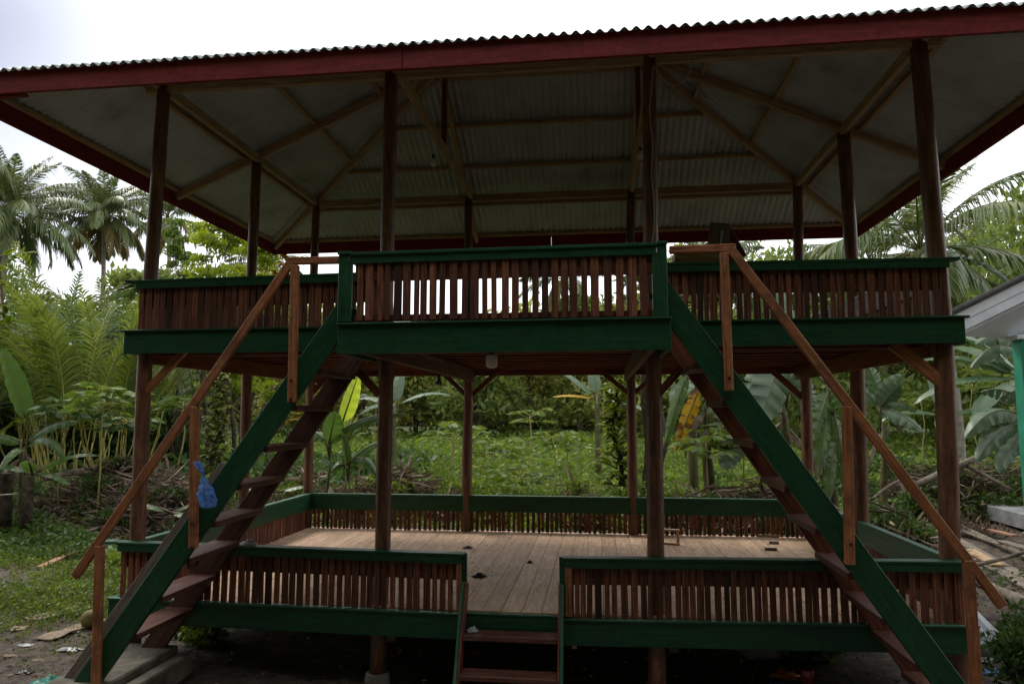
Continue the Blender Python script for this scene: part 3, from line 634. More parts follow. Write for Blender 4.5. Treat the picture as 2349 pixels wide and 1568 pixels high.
c = at(1007, 868, y=1.6); bulb('lamp', (c.x, c.y, c.z), .038, .07, M_bulbdk, 'dusty hanging bulb below the beam of the lower storey', (c.x, c.y, 1.95), [(2.11, .2, 1.93), (2.11, .9, 1.90), (2.10, 1.5, 1.92), (c.x, c.y, 1.91), (c.x, c.y, c.z + .03)], 'bulb')
c = at(994, 362, y=YM - .05); bulb('lamp', (c.x, c.y, c.z), .036, .095, M_bulb, 'white bulb hanging at the left roof truss', (c.x, c.y, c.z + .12), None, 'bulb')
c = at(1469, 345, y=YM - .05); bulb('lamp', (c.x, c.y, c.z), .036, .095, M_bulb, 'white bulb hanging at the right roof truss', (c.x, c.y, c.z + .12), None, 'bulb')
pts = [at(u, v, y=-.06) for u, v in ((1586, 140), (1582, 165), (1570, 185), (1550, 196), (1528, 190), (1512, 172), (1500, 150), (1495, 200), (1490, 260), (1497, 330), (1494, 400), (1499, 450), (1500, 520), (1496, 560), (1497, 600))]
def smooth_pts(P, k=4):
    out = []
    for i in range(len(P) - 1):
        p0, p1, p2, p3 = P[max(i - 1, 0)], P[i], P[i + 1], P[min(i + 2, len(P) - 1)]
        for j in range(k):
            t_ = j / k; out.append(.5 * ((2 * p1) + (p2 - p0) * t_ + (2 * p0 - 5 * p1 + 4 * p2 - p3) * t_ ** 2 + (3 * p1 - p0 - 3 * p2 + p3) * t_ ** 3))
    return out + [P[-1]]
mb = MB(); mb.tube(smooth_pts(pts), .0045, 6); thing_mesh(mb.build('cable', M_wire), 'pale electric cable looping down the middle right post', 'cable')

# slanted wooden box on the upper floor
e = empty('wooden_stand', (at(1665, 600, y=1.1).x, 1.1, 2.05), 'wooden stand with two tilted boards on the upper floor', 'stand')
a, b = at(1640, 632, y=1.1), at(1652, 512, y=1.1); board('panel', a, b, .03, .17, W_old, e, .003, up=(1, 0, 0))
a, b = at(1652, 530, y=1.16), at(1690, 598, y=1.16); board('slanted_board', a, b, .05, .19, W_stain, e, .004)
a, b = at(1676, 590, y=1.2), at(1660, 680, y=1.2); board('panel', a, b, .05, .12, W_stain, e, .004, up=(1, 0, 0))
a, b = at(1656, 530, y=1.05), at(1634, 735, y=1.05); mb = MB(); mb.tube([a, (a + b) / 2 + Vector((.006, 0, 0)), b], .007, 8); mb.build('metal_rod', M_tin, e)
mb = MB(); a, b = at(1545, 583, y=.9), at(1645, 592, y=.9); mb.beam(a - Vector((0, 0, .03)), b - Vector((0, 0, .03)), .3, .09); o = mb.build('wooden_box', W_raw, None, .004); thing_mesh(o, 'pale wooden box on the upper floor behind the right railing', 'box')
o2 = empty('bench_leg', (0, 0, 0)); bpy.data.objects.remove(o2)

# low wooden frame standing on the lower floor
c = at(1540, 1245, z=0.0); e = empty('footstool', (c.x, c.y, 0), 'small open wooden frame standing on the lower floor by the back railing', 'stool')
w_, dp, h_ = .16, .16, .155
for q in (0, 1):
    board('side', (c.x - .14 + q * .20, c.y - .10, .012), (c.x - .14 + q * .20, c.y - .10, h_), .02, .03, W_raw, e, .002, up=(1, 0, 0))
board('top_slat', (c.x - .17, c.y - .10, h_ + .01), (c.x + .08, c.y - .12, h_ + .002), .055, .016, W_deck, e, .002)
board('bottom_slat', (c.x - .17, c.y - .06, .014), (c.x + .08, c.y - .12, .014), .05, .016, W_raw, e, .002)

def crumple(c, sx, sy, sz, mat, name, label, cat, seed=0, group=None, n=14, rough=.5):
    """thin crumpled sheet / bag lying on something"""
    V = []; r_ = random.Random(seed)
    for i in range(n + 1):
        for j in range(n + 1):
            a, b = i / n * 2 - 1, j / n * 2 - 1; rr = min(1, math.hypot(a, b)); k = (1 - .25 * abs(a * b)) * (1 + .5 * mnoise.noise(Vector((math.atan2(b, a) * 1.6, seed * 2.1, 0))) * rr)
            q = Vector((a * 1.9, b * 1.9, seed * 3.3)); wn_ = mnoise.noise(q * 1.5) * .6 + mnoise.noise(q * 3.7) * .4
            wn_ = wn_ + .5 * mnoise.noise(q * 6.5); V.append((c[0] + a * sx * k * (1 + .25 * mnoise.noise(q)), c[1] + b * sy * k * (1 + .25 * mnoise.noise(q + Vector((5, 5, 5)))), c[2] + .006 + sz * max(0, (1 - rr ** 2)) * (.45 + rough * 1.2 * wn_) + .1 * sz * abs(wn_)))
    q = np.arange((n + 1) ** 2).reshape(n + 1, n + 1); F = np.stack([q[:-1, :-1], q[1:, :-1], q[1:, 1:], q[:-1, 1:]], -1).reshape(-1, 4)
    o = npmesh(name, V, F, mat, None, False); tag(o, label, cat, group)
    s_ = o.modifiers.new('s', 'SOLIDIFY'); s_.thickness = .002
    return o
def gpt(u, v):
    """where the sight line meets the ground"""
    z = G
    for _ in range(6): p = at(u, v, z=z); z = float(gz(p.x, p.y))
    return Vector((p.x, p.y, z))
M_dark = simple('dark_rag', [(.3, (.02, .018, .018)), (.55, (.07, .05, .045)), (.8, (.22, .2, .2))], 18, .8, .3, .5)
p = at(1073, 1257, z=0); crumple(p, .055, .05, .035, M_dark, 'rag', 'small dark crumpled rag on the lower floor near the entrance railing', 'rag', 1)
p = at(1101, 1322, z=0); crumple(p, .065, .05, .045, M_dark, 'rag', 'dark rag with a white spot on the floor behind the entrance steps', 'rag', 2)
p = at(1216, 1290, z=0); crumple(p, .03, .03, .025, M_dark, 'leaf_scrap', 'little dark scrap in the middle of the lower floor', 'scrap', 3)
p = at(610, 1238, z=.43); crumple((.98, -.1, .425), .07, .04, .05, PL_white, 'plastic_bag', 'crumpled clear plastic bag on the left front railing', 'plastic bag', 4)
p = at(1085, 1436, z=-.11); crumple((2.72, -.235, -.107), .045, .04, .05, PL_white, 'plastic_bag', 'crumpled clear plastic bag on the top entrance step', 'plastic bag', 5)
for i, (u, v, L_) in enumerate(((1762, 1231, .25), (1775, 1247, .10), (1768, 1262, .12))):
    p = at(u, v, z=.0); board('wood_offcut', (p.x - L_ / 2, p.y, .016), (p.x + L_ / 2, p.y - .01, .016), .03, .028, (W_raw, W_old, W_beam)[i], None, .003)
    o = bpy.data.objects[-1] if False else [q for q in scene.objects if q.name.startswith('wood_offcut')][-1]
    tag(o, ['thin wooden stick lying on the lower floor by the back railing', 'small wooden offcut on the floor behind the thin stick', 'darker short offcut nearest the right front railing'][i], 'offcut')
# dead leaf crumbs on the deck
pp = []; 
for k in range(170):
    x = random.uniform(.3, 5.9); y = random.uniform(.05, 3.2); a = random.uniform(0, 6.28); s_ = random.uniform(.004, .017)
    pp.append(np.array([[x, y, .004], [x + s_ * math.cos(a + 1), y + s_ * math.sin(a + 1), .008], [x + 2.2 * s_ * math.cos(a + .4), y + 2.2 * s_ * math.sin(a + .4), .004], [x + s_ * math.cos(a), y + s_ * math.sin(a), .010]]))
npmesh('leaf_litter', np.concatenate(pp), np.arange(len(pp) * 4).reshape(-1, 4), M_dark); tag(bpy.data.objects['leaf_litter'], 'scattered dry leaf crumbs on the lower floor boards', 'leaf litter', kind='stuff')

# blue bag hanging on the middle stair post
def bag(c, name, label):
    e = empty(name, c, label, 'plastic bag')
    prof = [(.004, .115), (.010, .098), (.013, .085), (.024, .07), (.033, .05), (.045, .03), (.052, .01), (.062, -.01), (.065, -.03), (.067, -.05), (.062, -.07), (.052, -.085), (.035, -.095), (.002, -.10)]
    rings = []
    for k, (r, z) in enumerate(prof):
        ring = []
        for j in range(28):
            a = 2 * math.pi * j / 28; w = 1 + .45 * mnoise.noise(Vector((math.cos(a) * 2.3, math.sin(a) * 2.3, z * 30))) + .3 * mnoise.noise(Vector((math.cos(a) * 6, math.sin(a) * 6, z * 60))) + .08 * math.sin(a * 5)
            sag = .045 * max(0, .13 - z) / .25
            ring.append((c[0] + sag + .84 * r * w * math.cos(a), c[1] - .0 + .84 * r * w * .8 * math.sin(a), c[2] + z))
        rings.append(ring)
    mb = MB(); mb.quad_strip(rings, smooth=False); mb.build('body', PL_blue, e)
    None and lathe([(.005, -.05), (.04, -.04), (.045, 0), (.03, .03), (.004, .035)], (c[0] + .035, c[1], c[2] - .03), 12, 'contents', PL_card, e)
    for s_ in (-1, 1):
        mb = MB(); mb.tube(smooth_pts([Vector((c[0] + .004, c[1], c[2] + .11)), Vector((c[0] - .03 + s_ * .012, c[1] + .01, c[2] + .17)), Vector((c[0] - .055 + s_ * .015, c[1] + .01, c[2] + .19)), Vector((c[0] - .03 + s_ * .01, c[1], c[2] + .15)), Vector((c[0] + .008, c[1], c[2] + .11))]), .007, 6); mb.build('handle', PL_blue, e)
c = at(464, 1128, y=-.95); bag(c, 'plastic_bag', 'blue knotted plastic bag hanging on the left stair railing post')

# ---- litter on the ground
lit = [(382, 0, 0, 0)]
LIT = [((205, 1360), .10, .08, .05, PL_white, 'plastic_bag', 'crumpled white bag in the grass edge beside the left stair post'),
       ((272, 1262), .06, .05, .03, PL_white, 'plastic_bag', 'small white bag in the grass near the left corner post'),
       ((200, 1393), .09, .06, .03, PL_white, 'plastic_sheet', 'flat white plastic sheet beside the coconut'),
       ((160, 1490), .10, .045, .03, PL_white, 'plastic_sheet', 'white plastic scrap below the cardboard on the soil'),
       ((62, 1480), .07, .035, .02, PL_white, 'plastic_sheet', 'pale plastic scrap on bare soil at far left'),
       ((170, 1448), .07, .045, .03, PL_white, 'plastic_sheet', 'torn white plastic on the cardboard'),
       ((252, 1335), .05, .04, .03, PL_card, 'wrapper', 'pinkish wrapper in the litter left of the stair'),
       ((245, 1352), .045, .03, .03, PL_orange, 'wrapper', 'orange wrapper in the litter left of the stair'),
       ((228, 1345), .05, .03, .03, PL_teal, 'wrapper', 'teal wrapper in the litter left of the stair'),
       ((262, 1325), .035, .03, .03, PL_white, 'wrapper', 'small white wrapper nearest the left stair board'),
       ((178, 1228), .07, .05, .04, PL_orange, 'wrapper', 'faded orange bag at the edge of the weeds'),
       ((90, 1272), .04, .03, .02, PL_white, 'wrapper', 'white scrap in the grass left of the stair rail'),
       ((110, 1568), .13, .12, .07, PL_teal, 'plastic_bag', 'teal plastic bag at the foot of the left stair plank'),
       ((55, 1542), .07, .04, .03, PL_black, 'wrapper', 'black and yellow wrapper on the soil at bottom left'),
       ((355, 1445), .06, .04, .03, PL_white, 'plastic_bag', 'pale bag in the weeds right of the left stair pad'),
       ((345, 1408), .09, .05, .03, PL_card, 'cardboard', 'torn cardboard piece under the left deck edge'),
       ((455, 1440), .08, .06, .03, PL_card, 'cardboard', 'folded cardboard under the left front band'),
       ((2087, 1225), .09, .07, .10, PL_red, 'plastic_bag', 'red plastic bag on the bare soil beyond the right post'),
       ((2290, 1545), .13, .07, .06, PL_blue, 'plastic_bag', 'blue bag half hidden in the weeds at bottom right'),
       ((2262, 1515), .10, .06, .04, PL_white, 'plastic_sheet', 'white crumpled sheet in the weeds behind the right stair post'),
       ((2155, 1242), .10, .06, .04, PL_white, 'plastic_sheet', 'grey crumpled plastic on bare soil at right'),
       ((2255, 1300), .12, .10, .02, PL_white, 'plastic_sheet', 'white flat scrap between the timber piles at right'),
       ((235, 1378), .05, .04, .03, PL_white, 'plastic_bag', 'small white bag between the stair post and the left stair board'),
       ((120, 1402), .05, .03, .02, PL_white, 'plastic_sheet', 'white strip in the grass edge left of the coconut'),
       ((25, 1505), .06, .03, .02, PL_card, 'cardboard', 'torn paper on the soil at the far left bottom'),
       ((88, 1515), .05, .03, .02, PL_card, 'cardboard', 'folded paper scrap above the teal bag'),
       ((395, 1420), .05, .04, .03, PL_teal, 'wrapper', 'pale teal wrapper in the weeds under the left deck'),
       ((1800, 1552), .10, .07, .08, PL_orange, 'plastic_bag', 'orange crumpled bag in the dark under the deck'),
       ((1790, 1575), .10, .05, .05, PL_blue, 'plastic_bag', 'blue crumpled bag in the dark under the deck'),
       ((1075, 1498), .10, .07, .02, PL_card, 'cardboard', 'pale cardboard scrap in the dark under the steps')]
for i, ((u, v), sx, sy, sz, mt, nm, lb) in enumerate(LIT):
    p = gpt(u, v); crumple(p, sx, sy, sz, mt, nm, lb, nm.replace('_', ' '), 20 + i)
def cardboard(u0, v0, u1, v1, wd, label, mat=PL_card):
    a, b = gpt(u0, v0), gpt(u1, v1); d = (b - a); d.z = 0; L_ = d.length; d.normalize(); s_ = Vector((-d.y, d.x, 0)); V = []; n = 16; mm = 7
    for i in range(n + 1):
        for j in range(mm + 1):
            p = a + d * (L_ * i / n) + s_ * wd * (j / mm - .5) * (1 + .15 * math.sin(i * .8)); z = float(gz(p.x, p.y)) + .022 + .02 * mnoise.noise(Vector((p.x * 6, p.y * 6, u0))); V.append((p.x, p.y, z))
    q = np.arange((n + 1) * (mm + 1)).reshape(n + 1, mm + 1); F = np.stack([q[:-1, :-1], q[1:, :-1], q[1:, 1:], q[:-1, 1:]], -1).reshape(-1, 4)
    o = npmesh('cardboard', V, F, mat, None, True); s2 = o.modifiers.new('s', 'SOLIDIFY'); s2.thickness = .008; tag(o, label, 'cardboard'); return o
cardboard(70, 1425, 190, 1395, .22, 'large flat sheet of brown cardboard lying beside the coconut')
cardboard(100, 1470, 235, 1425, .20, 'second brown cardboard sheet in front of the coconut')
cardboard(25, 1445, 62, 1440, .12, 'small cardboard piece at the far left of the soil')
# coconut
p = gpt(206, 1440); mb = MB()
e = lathe([(.01, 0), (.05, .012), (.075, .05), (.082, .09), (.07, .13), (.045, .155), (.01, .165)], (p.x, p.y, p.z), 18, 'coconut', M_husk); tag(e, 'yellow brown coconut lying on cardboard left of the stair', 'coconut')
# plank lying in the grass at left
a, b = gpt(90, 1308), gpt(212, 1252); mb = MB(); mb.beam(a + Vector((0, 0, .04)), b + Vector((0, 0, .04)), .09, .022); tag(mb.build('plank', W_redplank, None, .003), 'pale broken plank lying in the grass behind the handrail end', 'plank')
# tin under the deck
p = gpt(1853, 1568); o = lathe([(.04, 0), (.045, .004), (.045, .10), (.042, .104), (.04, .104)], (p.x, p.y, p.z), 20, 'tin_can', PL_red); tag(o, 'red and white tin standing in the dark under the right deck', 'tin')

# ---- timber, slabs and rubble on the right
def log(name, pts, r0, r1, mat, label, cat, wob=.12, group=None, n=10):
    mb = MB(); P = smooth_pts([Vector(p) for p in pts], 5); mb.tube(P, [r0 + (r1 - r0) * i / (len(P) - 1) for i in range(len(P))], n, wob); return tag(mb.build(name, mat), label, cat, group)
def plank(u0, v0, u1, v1, w, h, mat, label, lift=.03, y0=None, y1=None, tilt=(0, 0, 1)):
    a = gpt(u0, v0) if y0 is None else at(u0, v0, y=y0); b = gpt(u1, v1) if y1 is None else at(u1, v1, y=y1)
    a = a + Vector((0, 0, lift)); b = b + Vector((0, 0, lift)); mb = MB(); mb.beam(a, b, w, h, up=tilt); return tag(mb.build('plank', mat, None, .004), label, 'plank')
plank(1990, 1168, 2135, 1206, .16, .03, W_redplank, 'reddish paint stained plank lying behind the right side railing', .12)
plank(2052, 1200, 2140, 1212, .12, .03, W_old, 'short grey plank under the reddish plank', .05)
plank(2190, 1240, 2349, 1330, .14, .03, W_old, 'long grey board beside the peeled log at right', .04)
plank(2160, 1300, 2290, 1365, .15, .03, W_old, 'grey board nearest the right handrail end', .05)
plank(2215, 1268, 2420, 1380, .20, .025, W_old, 'wide grey board running out of the picture at right', .02)
plank(2150, 1262, 2255, 1300, .18, .025, W_redplank, 'pale worn sheet of wood under the log at right', .03)
for i, (u0, v0, u1, v1, w, mt, lb) in enumerate(((2222, 1270, 2292, 1308, .17, W_raw, 'light brown board end between the log and the branch at right'), (2240, 1345, 2360, 1392, .10, W_old, 'narrow grey board in front of the second log at right'), (2210, 1228, 2300, 1262, .12, W_old, 'dark board directly under the peeled log'),
    (2130, 1190, 2160, 1160, .10, W_old, 'short grey board leaning behind the right corner post'), (2250, 1225, 2330, 1245, .10, W_redplank, 'small reddish board on the soil before the concrete slab'), (2010, 1205, 2100, 1222, .08, W_old, 'thin splintered board behind the right side railing'), (2300, 1262, 2420, 1300, .15, W_old, 'grey board behind the peeled log at the right edge'))):
    plank(u0, v0, u1, v1, w, .028, mt, lb, .06 + .012 * i)
a, b = gpt(2205, 1222), gpt(2400, 1312); log('log', [a + Vector((0, 0, .10)), (a + b) / 2 + Vector((0, 0, .09)), b + Vector((0, 0, .08))], .045, .04, M_log, 'pale peeled log lying across the boards at right', 'log')
a, b = gpt(2235, 1320), gpt(2400, 1290); log('branch', [a + Vector((0, 0, .12)), (a + b) / 2 + Vector((0, .02, .15)), b + Vector((0, 0, .22))], .028, .022, M_bark, 'bent brown branch crossing the boards at right', 'branch')
a, b = gpt(2250, 1345), gpt(2420, 1440); log('log', [a + Vector((0, 0, .06)), (a + b) / 2 + Vector((0, 0, .06)), b + Vector((0, 0, .05))], .05, .045, M_log, 'second grey log in front of the boards at right', 'log')
a, b = at(2100, 1112, y=7.8), at(2235, 1052, y=9.4); log('log', [a, (a + b) / 2 + Vector((0, 0, .02)), b], .05, .06, M_log, 'pale trunk leaning on the bank behind the right post', 'log')
a, b = at(2205, 1060, y=9.2), at(2325, 1125, y=8.6); log('branch', [a, (a + b) / 2, b], .04, .03, M_bark, 'brown pole lying on the brush pile at far right', 'branch')
a, b = at(2000, 1145, y=5.3), at(2090, 1095, y=6.4); log('branch', [a, (a + b) / 2 + Vector((0, 0, .06)), b], .022, .018, M_bark, 'thin bare branch behind the right middle post', 'branch')
# concrete slab on the right, raised on blocks
s0, s1, s2_, s3 = at(2128, 1143, y=4.7), at(2349, 1185, y=3.6), at(2520, 1150, y=5.4), at(2250, 1128, y=6.0)
mb = MB(); zt_ = -.28
zt_ = -.27; P4 = [tuple(at(u, v, z=zt_)[:2]) for u, v in ((2201, 1143), (2425, 1197), (2520, 1162), (2310, 1134))]
mb.quad_strip([[(x, y, zt_ - .26) for x, y in P4], [(x, y, zt_) for x, y in P4]], smooth=False); tag(mb.build('concrete_slab', simple('pale_concrete', [(.3, (.16, .16, .16)), (.55, (.27, .27, .27)), (.75, (.38, .38, .38))], 3, .85, .2, .5), None, .01), 'raised pale concrete slab on the right beyond the bare soil', 'concrete slab')
for i, (u, v, s_, mt, lb) in enumerate(((2230, 1188, .16, M_brick, 'tilted red brick on the soil before the concrete slab'), (2300, 1200, .15, M_conc, 'grey concrete block before the concrete slab'), (1745, 1505, .2, M_conc, 'pale concrete block under the right deck'))):
    p = gpt(u, v); mb = MB(); mb.beam(p + Vector((-s_ * .7, 0, s_ * .4)), p + Vector((s_ * .7, .05, s_ * (.4 if i else .7))), s_, s_ * (.5 if i == 0 else .8)); tag(mb.build('block', mt, None, .01), lb, 'block')
# roofing sheet lying by the weeds
V = []; a = Vector((6.35, .95, G + .07)); n = 40
for i in range(n + 1):
    for j in (0, 1): V.append((a.x + i * .013, a.y + j * .75 + i * .004, a.z + .014 * math.cos(i * 1.05) + j * .20 + i * .002))
q = np.arange((n + 1) * 2).reshape(n + 1, 2); F = np.stack([q[:-1, 0], q[1:, 0], q[1:, 1], q[:-1, 1]], -1)
o = npmesh('roofing_sheet', V, F, simple('pale_roofing', [(.3, (.4, .42, .45)), (.7, (.6, .62, .66))], 5, .5, .4, .1), None, True); o.modifiers.new('s', 'SOLIDIFY').thickness = .004; tag(o, 'piece of white corrugated roofing lying by the right corner post', 'roofing sheet')

# ---- neighbour house at the right edge
hs = empty('house', (11, 5.5, G), 'white eaved house with mint green wall, cut off at the right edge', 'house')
HY = 4.2
def hb(name, mat, pts, bev=.004):
    pts = [[(x + 1.6 * (y - HY), y, z) for x, y, z in r] for r in pts]
    mb = MB(); mb.quad_strip(pts, smooth=False); return mb.build(name, mat, hs, bev)
e0, e1 = at(2184, 724, y=HY), at(2349, 643, y=HY); sl = (e1 - e0); sl = sl / sl.x
ex = e0.x; 
def gab(dx, dz, y): return (ex + dx, y, e0.z + sl.z * dx + dz)
f0 = at(2200, 768, y=HY); sp_ = sl.z
def slab(x_a, x_b, z_off0, z_off1, ya, yb): return [[(x_a, ya, e0.z + sp_ * (x_a - ex) + z_off0), (x_a, yb, e0.z + sp_ * (x_a - ex) + z_off0), (x_a, yb, e0.z + sp_ * (x_a - ex) + z_off1), (x_a, ya, e0.z + sp_ * (x_a - ex) + z_off1)],
                                                   [(x_b, ya, e0.z + sp_ * (x_b - ex) + z_off0), (x_b, yb, e0.z + sp_ * (x_b - ex) + z_off0), (x_b, yb, e0.z + sp_ * (x_b - ex) + z_off1), (x_b, ya, e0.z + sp_ * (x_b - ex) + z_off1)]]
hb('barge_board', M_white, slab(ex, ex + 4.5, -.13, .0, HY, HY + .03)); hb('barge_board', M_white, slab(ex + .02, ex + 4.5, -.25, -.133, HY + .008, HY + .035))
hb('roof', simple('grey_roof_tile', [(.3, (.10, .10, .10)), (.7, (.18, .18, .17))], 6, .7, .3, .4), slab(ex - .06, ex + 4.6, .004, .05, HY - .06, HY + 6))
hb('soffit', M_white, slab(ex + .03, ex + 4.5, -.27, -.245, HY + .04, HY + 6))
wx = at(2337, 800, y=HY + .35).x
mb = MB(); mb.box(wx, wx + .20, HY + .3, HY + .5, G, 2.36); mb.build('pillar', M_mint, hs, .006)
mb = MB(); mb.box(wx + 3.2, wx + 7, HY + 1.9, HY + 4.9, G, 2.2); mb.build('wall', M_mint, hs, .006)
mb = MB(); mb.box(wx - .05, wx + 4, HY + .28, HY + .52, 2.36, 2.42); mb.build('lintel', M_white, hs, .006)

# ================================================================= PLANTS
def tag_tree(e): return e
def leaves(P, Dr, size, wr=.5, fold=.25):
    """diamond leaves: base P, direction Dr, size array"""
    n = len(P); Dr = nrm(Dr); r_ = nrm(rng.normal(size=(n, 3))); S = nrm(np.cross(Dr, r_)); U = np.cross(S, Dr); s_ = np.asarray(size).reshape(-1, 1) * np.ones((n, 1))
    mid = P + Dr * s_ * .45
    V = np.stack([P, mid + S * s_ * wr * .5 + U * s_ * fold * .3, P + Dr * s_ - U * s_ * fold * .3, mid - S * s_ * wr * .5 + U * s_ * fold * .3], 1)
    return V.reshape(-1, 3), np.arange(n * 4).reshape(n, 4)
def blob_leaves(c, rad, n, size, up=.3, shell=.55, wr=.5):
    d = nrm(rng.normal(size=(n, 3))); rr = shell + (1 - shell) * rng.random((n, 1)) ** .7
    lump = 1 + .22 * np.sin(d[:, :1] * 5 + c[0]) * np.cos(d[:, 2:] * 6 + c[1])
    P = np.asarray(c) + d * rr * lump * np.asarray(rad)
    D_ = nrm(d * .6 + rng.normal(size=(n, 3)) * .8 + np.array([0, 0, up]))
    return leaves(P, D_, size * rng.uniform(.6, 1.4, n), wr)
def limb(mb, a, b, r0, r1, n=7, bend=.1, seed=0):
    a, b = Vector(a), Vector(b); L_ = (b - a).length; P = []
    for i in range(8):
        f = i / 7; w = math.sin(f * math.pi) * bend * L_; P.append(a.lerp(b, f) + Vector((w * mnoise.noise(Vector((seed, f * 2, 1))), w * mnoise.noise(Vector((seed, f * 2, 7))), 0)))
    mb.tube(P, [r0 + (r1 - r0) * i / 7 for i in range(8)], n, .1)
def broadleaf(name, base, h, rad, nclump, nleaf, size, lmat, bmat, label, cat='tree', group=None, trunk=.10, crown0=.35, lean=(0, 0), clump=.33, upz=.3, wr=.5, zsq=.75):
    e = empty(name, base, label, cat, group); base = Vector(base); mb = MB(); top = base + Vector((lean[0], lean[1], h * .8))
    limb(mb, base - Vector((0, 0, .1)), top, trunk, trunk * .25, 8, .15, base.x)
    parts = []
    for k in range(nclump):
        a = random.uniform(0, 6.28); f = crown0 + (1 - crown0) * random.random() ** .8; rr = rad * math.sqrt(random.random()) * (1 - .45 * max(0, f - .55) / .45)
        ax = base.lerp(top, min(f, 1)); c = Vector((ax.x + rr * math.cos(a), ax.y + rr * math.sin(a), base.z + h * f))
        if k % 2 == 0: limb(mb, base.lerp(top, max(.15, f - .25)), c, trunk * .3, trunk * .06, 5, .2, k)
        cr = rad * clump * random.uniform(.7, 1.3); parts.append(blob_leaves(c, (cr, cr, cr * zsq), int(nleaf / nclump), size, upz, .2, wr))
    mb.build('trunk', bmat, e); V, F = merge(parts); npmesh('crown', V, F, lmat, e)
    return e
def frond_arrays(base, az, el, L_, droop, nl, ll, lw, twist=0., leafdrop=.5, ang=55, lift=.25, taper=.55):
    """one feather frond: returns rachis points and leaflet quads"""
    k = 22; t = np.linspace(0, 1, k); e = el - droop * t ** 1.25
    d = np.stack([np.cos(e) * math.cos(az), np.cos(e) * math.sin(az), np.sin(e)], 1); P = np.asarray(base) + np.concatenate([np.zeros((1, 3)), np.cumsum(d[:-1] * L_ / (k - 1), 0)])
    side0 = np.array([-math.sin(az), math.cos(az), 0.]) 
    ft = np.linspace(taper * .3, .99, nl); idx = ft * (k - 1); i0 = np.clip(idx.astype(int), 0, k - 2); fr = (idx - i0)[:, None]
    B = P[i0] * (1 - fr) + P[i0 + 1] * fr; T = d[i0]
    upv = np.cross(T, side0) * -1; upv = np.where(upv[:, 2:] < 0, -upv, upv)
    out = []
    for sg in (-1, 1):
        s_ = side0 * sg; a = R(ang) * (1 - .45 * ft[:, None]) + rng.normal(0, .09, (nl, 1))
        c_, sn = math.cos(twist * sg), math.sin(twist * sg)
        D_ = nrm(T * np.cos(a) + (s_ * c_ + upv * sn) * np.sin(a) + upv * lift)
        l = ll * (np.sin(np.clip(ft * .85 + .18, 0, 1) * math.pi) ** .6)[:, None] * rng.uniform(.8, 1.1, (nl, 1))
        dr = leafdrop * rng.uniform(.7, 1.3, (nl, 1))
        m1 = B + D_ * l * .5 - np.array([0, 0, 1.]) * l * dr * .22
        tp = m1 + nrm(D_ - np.array([0, 0, 1.]) * dr * 1.6) * l * .5
        W = nrm(np.cross(D_, upv)) * lw / 2 + upv * lw * .15 * sg
        V = np.stack([B - W * .6, B + W * .6, m1 + W, m1 - W, tp + W * .12, tp - W * .12], 1); out.append(V)
    V = np.concatenate(out); n = len(V); q = np.arange(n)[:, None] * 6
    F = np.concatenate([q + np.array([[0, 1, 2, 3]]), q + np.array([[3, 2, 4, 5]])])
    return P, V.reshape(-1, 3), F
def rach(mb, P, r0, r1): mb.tube([Vector(p) for p in P[::2]], [r0 + (r1 - r0) * i / (len(P[::2]) - 1) for i in range(len(P[::2]))], 5)
def coconut(base, top, Lf, label, group, nf=26, seed=0, dry=4, dens=76, r=.16, lw=.05, azs=None, clear=0):
    random.seed(seed); e = empty('coconut_palm', base, label, 'palm tree', group)
    mb = MB(); a, b = Vector(base) - Vector((0, 0, .3)), Vector(top); P = [a.lerp(b, i / 12) + Vector((math.sin(i / 12 * math.pi) * .25, 0, 0)) for i in range(13)]
    mb.tube(P, [r * (1.35 if i == 0 else 1) * (1 - .35 * i / 12) for i in range(13)], 12, .06); mb.build('trunk', M_palmbark, e)
    mb = MB(); g, dryp = [], []
    for k in range(nf):
        f = k / nf; az = k * 2.399 + random.uniform(-.2, .2); el = R(80 - 112 * f ** 1.15 + random.uniform(-8, 8)); L_ = Lf * random.uniform(.85, 1.08) * (.75 + .3 * math.sin(f * 3))
        Pq, V, F = frond_arrays(top, az, el, L_, R(62 + 38 * f + random.uniform(-14, 14)) * .9, dens, Lf * .25, lw, .15, .85 + .8 * f)
        (dryp if k >= nf - dry else g).append((V, F)); rach(mb, Pq, .03, .006)
    mb.build('frond_ribs', M_rib, e); V, F = merge(g); npmesh('crown', V, F, L_coco, e)
    if dryp: V, F = merge(dryp); npmesh('dead_fronds', V, F, L_coco_dry, e)
    m3 = MB()
    for k in range(7):
        a = k * .9; c = Vector(top) + Vector((.22 * math.cos(a), .22 * math.sin(a), -.18)); m3.tube([c + Vector((0, 0, z)) for z in (-.13, -.08, 0, .08, .12)], [.02, .08, .11, .07, .02], 8)
    m3.build('nuts', M_husk, e)
    return e
def yplane(u, v, y): return at(u, v, y=y)
def on_ground(x, y): return Vector((x, y, float(gz(x, y))))
# coconut palms : (crown u, crown v, y plane, frond length, trunk base offset)
PG = 'coconut palms standing behind the house'
def cp(u, v, y, Lf, label, dx=0, **k):
    c = at(u, v, y=y); b = on_ground(c.x + dx, y); return coconut(b, c, Lf, label, PG, **k)
cp(20, 490, 27, 4.9, 'tall coconut palm at the far left edge with a dark dense crown', -1.0, seed=1, nf=46, dry=0)
cp(238, 495, 32, 4.1, 'coconut palm with brown drooping lower fronds left of the corner post', .1, seed=2, nf=44, dry=7)
cp(385, 500, 38, 4.0, 'coconut palm partly hidden behind the left corner post', .5, seed=3, nf=24, dry=4)
cp(2110, 575, 13.5, 3.7, 'nearest coconut palm with long ragged fronds beyond the right corner post', .6, seed=24, nf=20, dry=0, lw=.05, dens=70)
cp(2235, 590, 34, 3.9, 'hazy coconut palm low behind the white eaved house', .3, seed=5, nf=26, dry=0)
